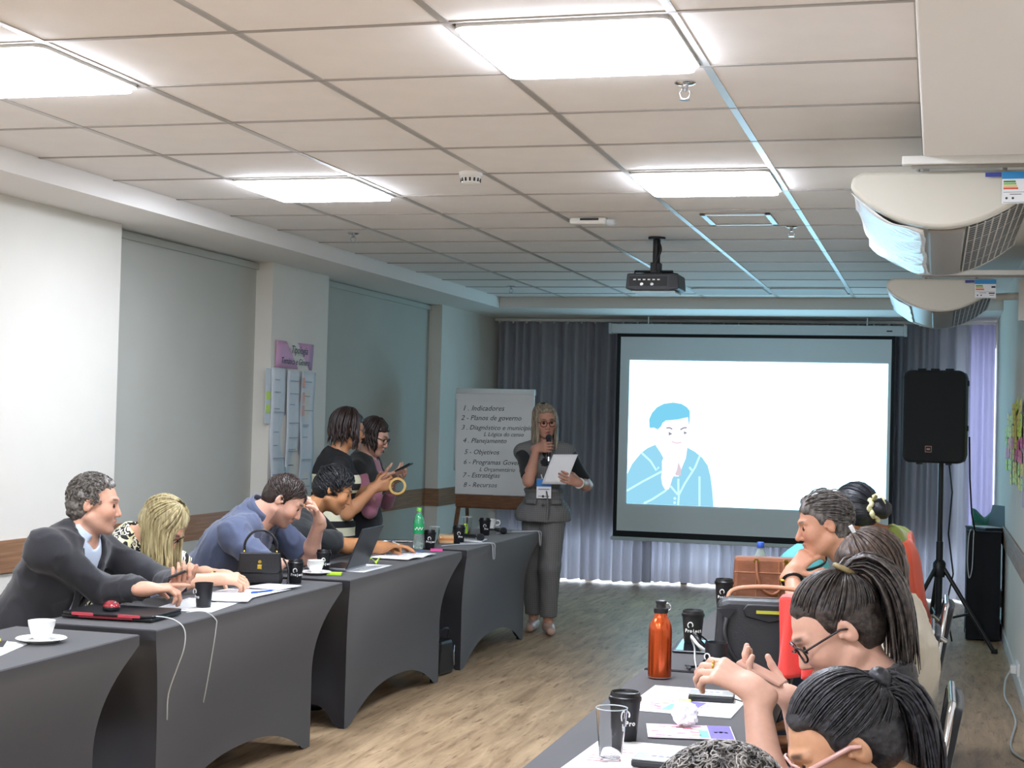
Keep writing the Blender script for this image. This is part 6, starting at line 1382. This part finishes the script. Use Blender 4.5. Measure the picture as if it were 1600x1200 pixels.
o = MB().grid(lambda u, v: (-2.715+.185*u+.08*v, 10.607-.02*u+.012*math.sin(u*3)-.03*v*(1-v), 1.085+.215*v+.006*u), 8, 8).build('paper_sheet', M_PAPER, None, smooth=180, solid=.0015); tag(o, 'white paper sheet held in the presenter\'s hand', 'paper')
p.mb('bracelet', MB().tube([p.arm[1]['wr']+V3(.034*math.cos(a), .012*math.sin(a), .034*math.sin(a)) for a in np.linspace(0, 6.28, 17)], .006, 6, cap=False), M_PRINT)
# ================= right row: grey-haired man
p = Person('grey-haired man in green plaid shirt leaning his chin on his hand', (-.17, 6.30, .53), (-.285, 6.275, 1.015), (-.428, 6.225, 1.158), None, D(184), (D(193), D(16), 0), '#c98f72',
    {1: dict(w=(-.548, 6.165, .965), hint=(-.28, -.70, -.66), d=(.45, .12, .55), n=(.5, .75, -.1), side=-1, curl=(.75, .8, .85, .9), thumb=(1.0, .1)),
     -1: dict(w=(-.60, 6.45, .80), hint=(.03, .95, -.3), d=(-.5, -.7, 0), n=(0, 0, -1), side=1)}, scale=1.05, broad=1.15, headscale=1.0, neck_r=.06, face_kw=dict(brow='#5a4a42', lips='#b07464'), head_kw=dict(jaw=1.1, nose=1.05))
p.body(); top(p, 'shirt', M_GREENPL, .018, 1.25, round_neck=.074, fold=.004, seed=31); collar(p, M_GREENPL, r=.072); trousers(p, M_JEANS); shoes(p, M_SHOE)
HGM = hair_mat('hair_grey', '#3f3a38', '#857e78', (45, 45, 20)); p.short_strands(HGM, 620, 7, L=.06, e=.020, flow=(0, -.8, .1), front=.064, lift=.8); p.hair_cap(HGM, e=.010, front=.060, rough=.0015, f=85, temple=.05, side_e=.006, top=.004, back_low=-.085); p.eyes()
wv = unit(p.arm[1]['wr']-p.arm[1]['el']); wc = p.arm[1]['wr']-wv*.045; a1 = unit(np.cross(wv, V3(0, 1, 0))); a2 = np.cross(wv, a1)
p.mb('watch_strap', MB().tube([wc+a1*.036*math.cos(a)+a2*.033*math.sin(a) for a in np.linspace(0, 6.28, 21)], .010, 6, cap=False, flat=.35), M_LEATHER); p.mb('watch_case', MB().lathe([(.018, -.004), (.019, 0), (.016, .006), (0, .006)], 18, wc-V3(.035, .0, .0)), gold)
make_chair('black chair of the grey-haired man', -.26, 6.30, AR)
# ================= woman with scrunchie
p = Person('woman with black bun, cream scrunchie and green and orange top', (-.12, 7.26, .53), (-.235, 7.20, 1.04), (-.362, 7.185, 1.162), None, D(165), (D(150), D(14), 0), '#9c6543',
    {1: dict(w=(-.42, 7.18, .64), hint=(.5, -.2, -.8), d=(-1, .1, 0), n=(0, 0, -1), side=-1), -1: dict(w=(-.42, 7.34, .64), hint=(.5, .2, -.8), d=(-1, -.1, 0), n=(0, 0, -1), side=1)}, legs={1: ((-.12, 7.17, .51), (-.53, 7.14, .51), (-.55, 7.14, .09)), -1: ((-.12, 7.35, .51), (-.53, 7.38, .51), (-.55, 7.38, .09))}, scale=1.05, broad=1.18, headscale=1.0, bust=.03)
p.body(); M_GR2 = fabric('top_green', '#7d8a2c'); M_OR2 = fabric('top_orange', '#cf4a24')
o = top(p, 'green_top', M_GR2, .014, .8, round_neck=.07, seed=41); S = SDF(); p.torso(S, .024); S.plane(p.Nk-p.fw*.055, p.fw, .006); S.plane(p.Nk-p.up*.02, p.up, .01); p.put('orange_panel', S, M_OR2, .011, .003, 43); trousers(p, M_DARKT); shoes(p, M_SHOE)
HBB = hair_mat('hair_jet', '#0d0e12', '#23262e', (12, 60, 60)); p.hair_cap(HBB, e=.012, front=.055, rough=.0008); p.ponytail(HBB, (0, -.112, .0), 150, 5, rad=.0048, e=.012, tail=0)
S = SDF(); bc = p.hp(0, -.145, -.012); S.ell(bc, V3(.045, .042, .045), p.HM, .01); p.put('hair_bun', S, HBB, .008, .003, 7, 80); p.earring(1, gold, .008, -.045)
M_SCR2 = pmat('scrunchie_cream', '#d8d2a4', .8, vary=(60, .3)); p.mb('scrunchie', MB().tube([p.hp((.046+.007*math.sin(a*9))*math.cos(a), -.118-.006*math.cos(a*7), -.006+(.046+.007*math.cos(a*8))*math.sin(a)) for a in np.linspace(0, 6.283, 60)], [.0105+.003*math.sin(k*1.3) for k in range(60)], 7, cap=False), M_SCR2, 180)
p.mb('scrunchie_tail', MB().tube([p.hp(-.03, -.13, .03), p.hp(-.045, -.165, .05), p.hp(-.05, -.195, .03), p.hp(-.055, -.205, .0)], [.009, .012, .011, .003], 6, flat=.4), M_SCR2, 180)
make_chair('chrome-armed chair of the woman with scrunchie', -.20, 7.26, AR, arms=True)
# ================= woman with brown hair behind
p = Person('woman with long brown hair, white hair clip and cream jacket', (-.11, 4.72, .52), (-.12, 4.72, .985), (-.185, 4.70, 1.115), None, D(180), (D(192), D(30), 0), '#c4906f',
    {1: dict(w=(-.36, 4.62, .62), hint=(.3, -.6, -.6), d=(-1, .1, -.1), n=(0, 0, -1), side=-1), -1: dict(w=(-.36, 4.84, .62), hint=(0, .6, -1), d=(-1, -.1, 0), n=(0, 0, -1), side=1)}, legs={1: ((-.09, 4.64, .50), (-.48, 4.40, .50), (-.50, 4.40, .09)), -1: ((-.09, 4.80, .50), (-.48, 4.58, .50), (-.50, 4.58, .09))}, scale=.97, bust=.03)
p.body(); M_BRT = fabric('jacket_cream', '#b9b19f'); top(p, 'jacket', M_BRT, .022, 1.9, seed=51, fold=.006); trousers(p, M_DARKT); shoes(p, M_SHOE)
HBR = hair_mat('hair_brown', '#2a211d', '#5a483c', (60, 60, 8)); p.hair_cap(HBR, e=.014, front=.058, rough=.002); p.locks(HBR, 170, 14, length=(.20, .30), rad=.007, e=.018, skip_front=62, wave=.012, flare=.02); p.eyes()
p.mb('hair_clip', MB().obox(p.hp(.02, -.02, .142), (.012, .012, .03), Matrix(p.HM.tolist())), M_PRINT, None)
make_chair('black chair of the woman in cream jacket', -.20, 4.72, AR)
# ================= woman in black, glasses, ponytail
p = Person('woman in black top with ponytail, dark glasses and pearl earring looking down', (-.135, 3.46, .52), (-.125, 3.455, .985), (-.205, 3.435, 1.106), None, D(188), (D(194), D(35), 0), '#cfa08a',
    {1: dict(w=(-.365, 3.30, .985), hint=(.0, -.3, -1), d=(-.75, .02, .35), n=(.1, .5, -.8), side=-1, curl=(.8, .85, .9, .95), thumb=(.3, 1.0)),
     -1: dict(w=(-.318, 3.635, .915), hint=(.1, .5, -.86), d=(-.85, .1, .36), n=(.36, .04, .9), side=1, curl=(.55, .6, .65, .7), thumb=(.3, .5))}, legs={1: ((-.13, 3.39, .50), (-.52, 3.44, .50), (-.54, 3.44, .09)), -1: ((-.13, 3.55, .50), (-.52, 3.64, .50), (-.54, 3.64, .09))}, scale=.98, bust=.03, broad=1.08, fh=.0038, face_kw=dict(lips='#b3625e', brow='#3a2a25'))
p.body(.013); M_BLK2 = fabric('top_black', '#1c1b1f'); top(p, 'blouse', M_BLK2, .015, .60, round_neck=.066, seed=61); collar(p, M_BLK2, r=.078, h=.035, open_=.9); trousers(p, M_DARKT); shoes(p, M_SHOE)
HPB = hair_mat('hair_ponytail_brown', '#1d1817', '#4e443e', (60, 14, 60)); p.hair_cap(HPB, e=.007, front=.082, rough=.001, temple=.05, side_e=.006); p.ponytail(HPB, (0, -.085, .098), 420, 15, rad=.0034, e=.011, tail=150, tlen=(.26, .36), tdir=(0, -.8, .35), tail_rad=.0062, wave=.012)
p.mb('hair_tie', MB().tube([p.hp(.021*math.cos(a), -.092+.012*math.sin(a), .106+.019*math.sin(a)) for a in np.linspace(0, 6.283, 20)], .006, 6, cap=False), pmat('hair_tie', '#8a7a52', .6), 180)
p.glasses(pmat('glasses_dark', '#241a1c', .25), r=(.028, .020), th=.0026, temple=.0026); p.eyes(); p.earring(1, pmat('pearl', '#efe7e2', .2, coat=.6), .0085, -.048)
p.mb('necklace', MB().tube([p.Nk+p.up*(.022-.030*math.cos(a))+p.fw*.066*math.cos(a)+p.lf*.066*math.sin(a) for a in np.linspace(-2.3, 2.3, 24)], .0026, 6), pmat('silver_chain', '#d9d3cc', .25, metal=.8), 180)
wr = p.arm[1]['wr']; fd = unit(V3(-.75, .02, .35)); p.mb('ring', MB().tube([wr+fd*.10+V3(.0, .011*math.cos(a)+.01, .011*math.sin(a)) for a in np.linspace(0, 6.28, 13)], .0022, 5, cap=False), gold)
t = thing('smartphone', 'purple phone with copper rim held by the woman in black', 'phone', tuple(p.arm[-1]['wr']+unit(V3(-.85, .1, .36))*.085+unit(V3(.36, .04, .9))*.022)); PM = frame((0, 0, 0), (-.85, .1, .36), (.12, 1, 0)).to_3x3(); MB().obox((0, 0, 0), (.115, .072, .009), PM).build('shell', pmat('phone_copper', '#c99a86', .35), t, bevel=.003); MB().obox(PM @ Vector((0, 0, .005)), (.105, .062, .001), PM).build('screen', pmat('phone_purple', '#5a4670', .2), t)
make_chair('black chair of the woman in black top', -.215, 3.45, AR)
# ================= front woman with pink-framed glasses
p = Person('black-haired woman with pink-framed glasses and low ponytail', (-.04, 2.81, .52), (-.05, 2.815, .885), (-.150, 2.79, .988), None, D(186), (D(196), D(33), 0), '#c2906f',
    {1: dict(w=(-.27, 2.72, .62), hint=(.3, -.6, -.6), d=(-1, .1, 0), n=(0, 0, -1), side=-1), -1: dict(w=(-.27, 2.92, .62), hint=(.3, .6, -.6), d=(-1, -.1, 0), n=(0, 0, -1), side=1)}, scale=.97, bust=.025, fh=.0038)
p.body(.013); top(p, 'blouse', M_BLK2, .014, .9, seed=71); trousers(p, M_DARKT); shoes(p, M_SHOE)
HJ = hair_mat('hair_black_sleek', '#121214', '#35343a', (60, 14, 60)); p.hair_cap(HJ, e=.008, front=.082, rough=.001, temple=.045, side_e=.008); p.ponytail(HJ, (0, -.112, .062), 460, 25, rad=.0034, e=.013, tail=140, tlen=(.22, .30), tdir=(0, -.9, .0), tail_rad=.0064, wave=.010)
S = SDF(); S.ell(p.hp(0, -.122, .066), V3(.024, .020, .024), p.HM, .01); p.put('hair_bobble', S, HJ, .006)
p.glasses(pmat('glasses_pink', '#b98f86', .3), r=(.029, .023), th=.003, temple=.0055); p.eyes()
make_chair('black chair of the woman with pink-framed glasses', -.13, 2.80, AR)
# ================= curly grey head
p = Person('person with short curly grey hair, head lowered', (-.08, 2.17, .52), (-.165, 2.17, .855), (-.276, 2.165, .963), None, D(180), (D(190), D(38), 0), '#a8785c',
    {1: dict(w=(-.31, 2.09, .62), hint=(.3, -.6, -.6), d=(-1, .1, 0), n=(0, 0, -1), side=-1), -1: dict(w=(-.31, 2.27, .62), hint=(.3, .6, -.6), d=(-1, -.1, 0), n=(0, 0, -1), side=1)}, scale=.98)
p.body(); M_GRT = fabric('top_grey', '#3c3e44'); top(p, 'shirt', M_GRT, .014, .9, seed=81); trousers(p, M_DARKT); shoes(p, M_SHOE)
HC = hair_mat('hair_curly_grey', '#33302e', '#aaa49e', (30, 30, 30)); p.hair_cap(HC, e=.012, front=.062, rough=.003); p.curls(HC, 1500, .010, .0016, .018, seed=9, zmin=-.03, loops=1.6); p.eyes()
make_chair('black chair of the curly grey-haired person', -.16, 2.17, AR)
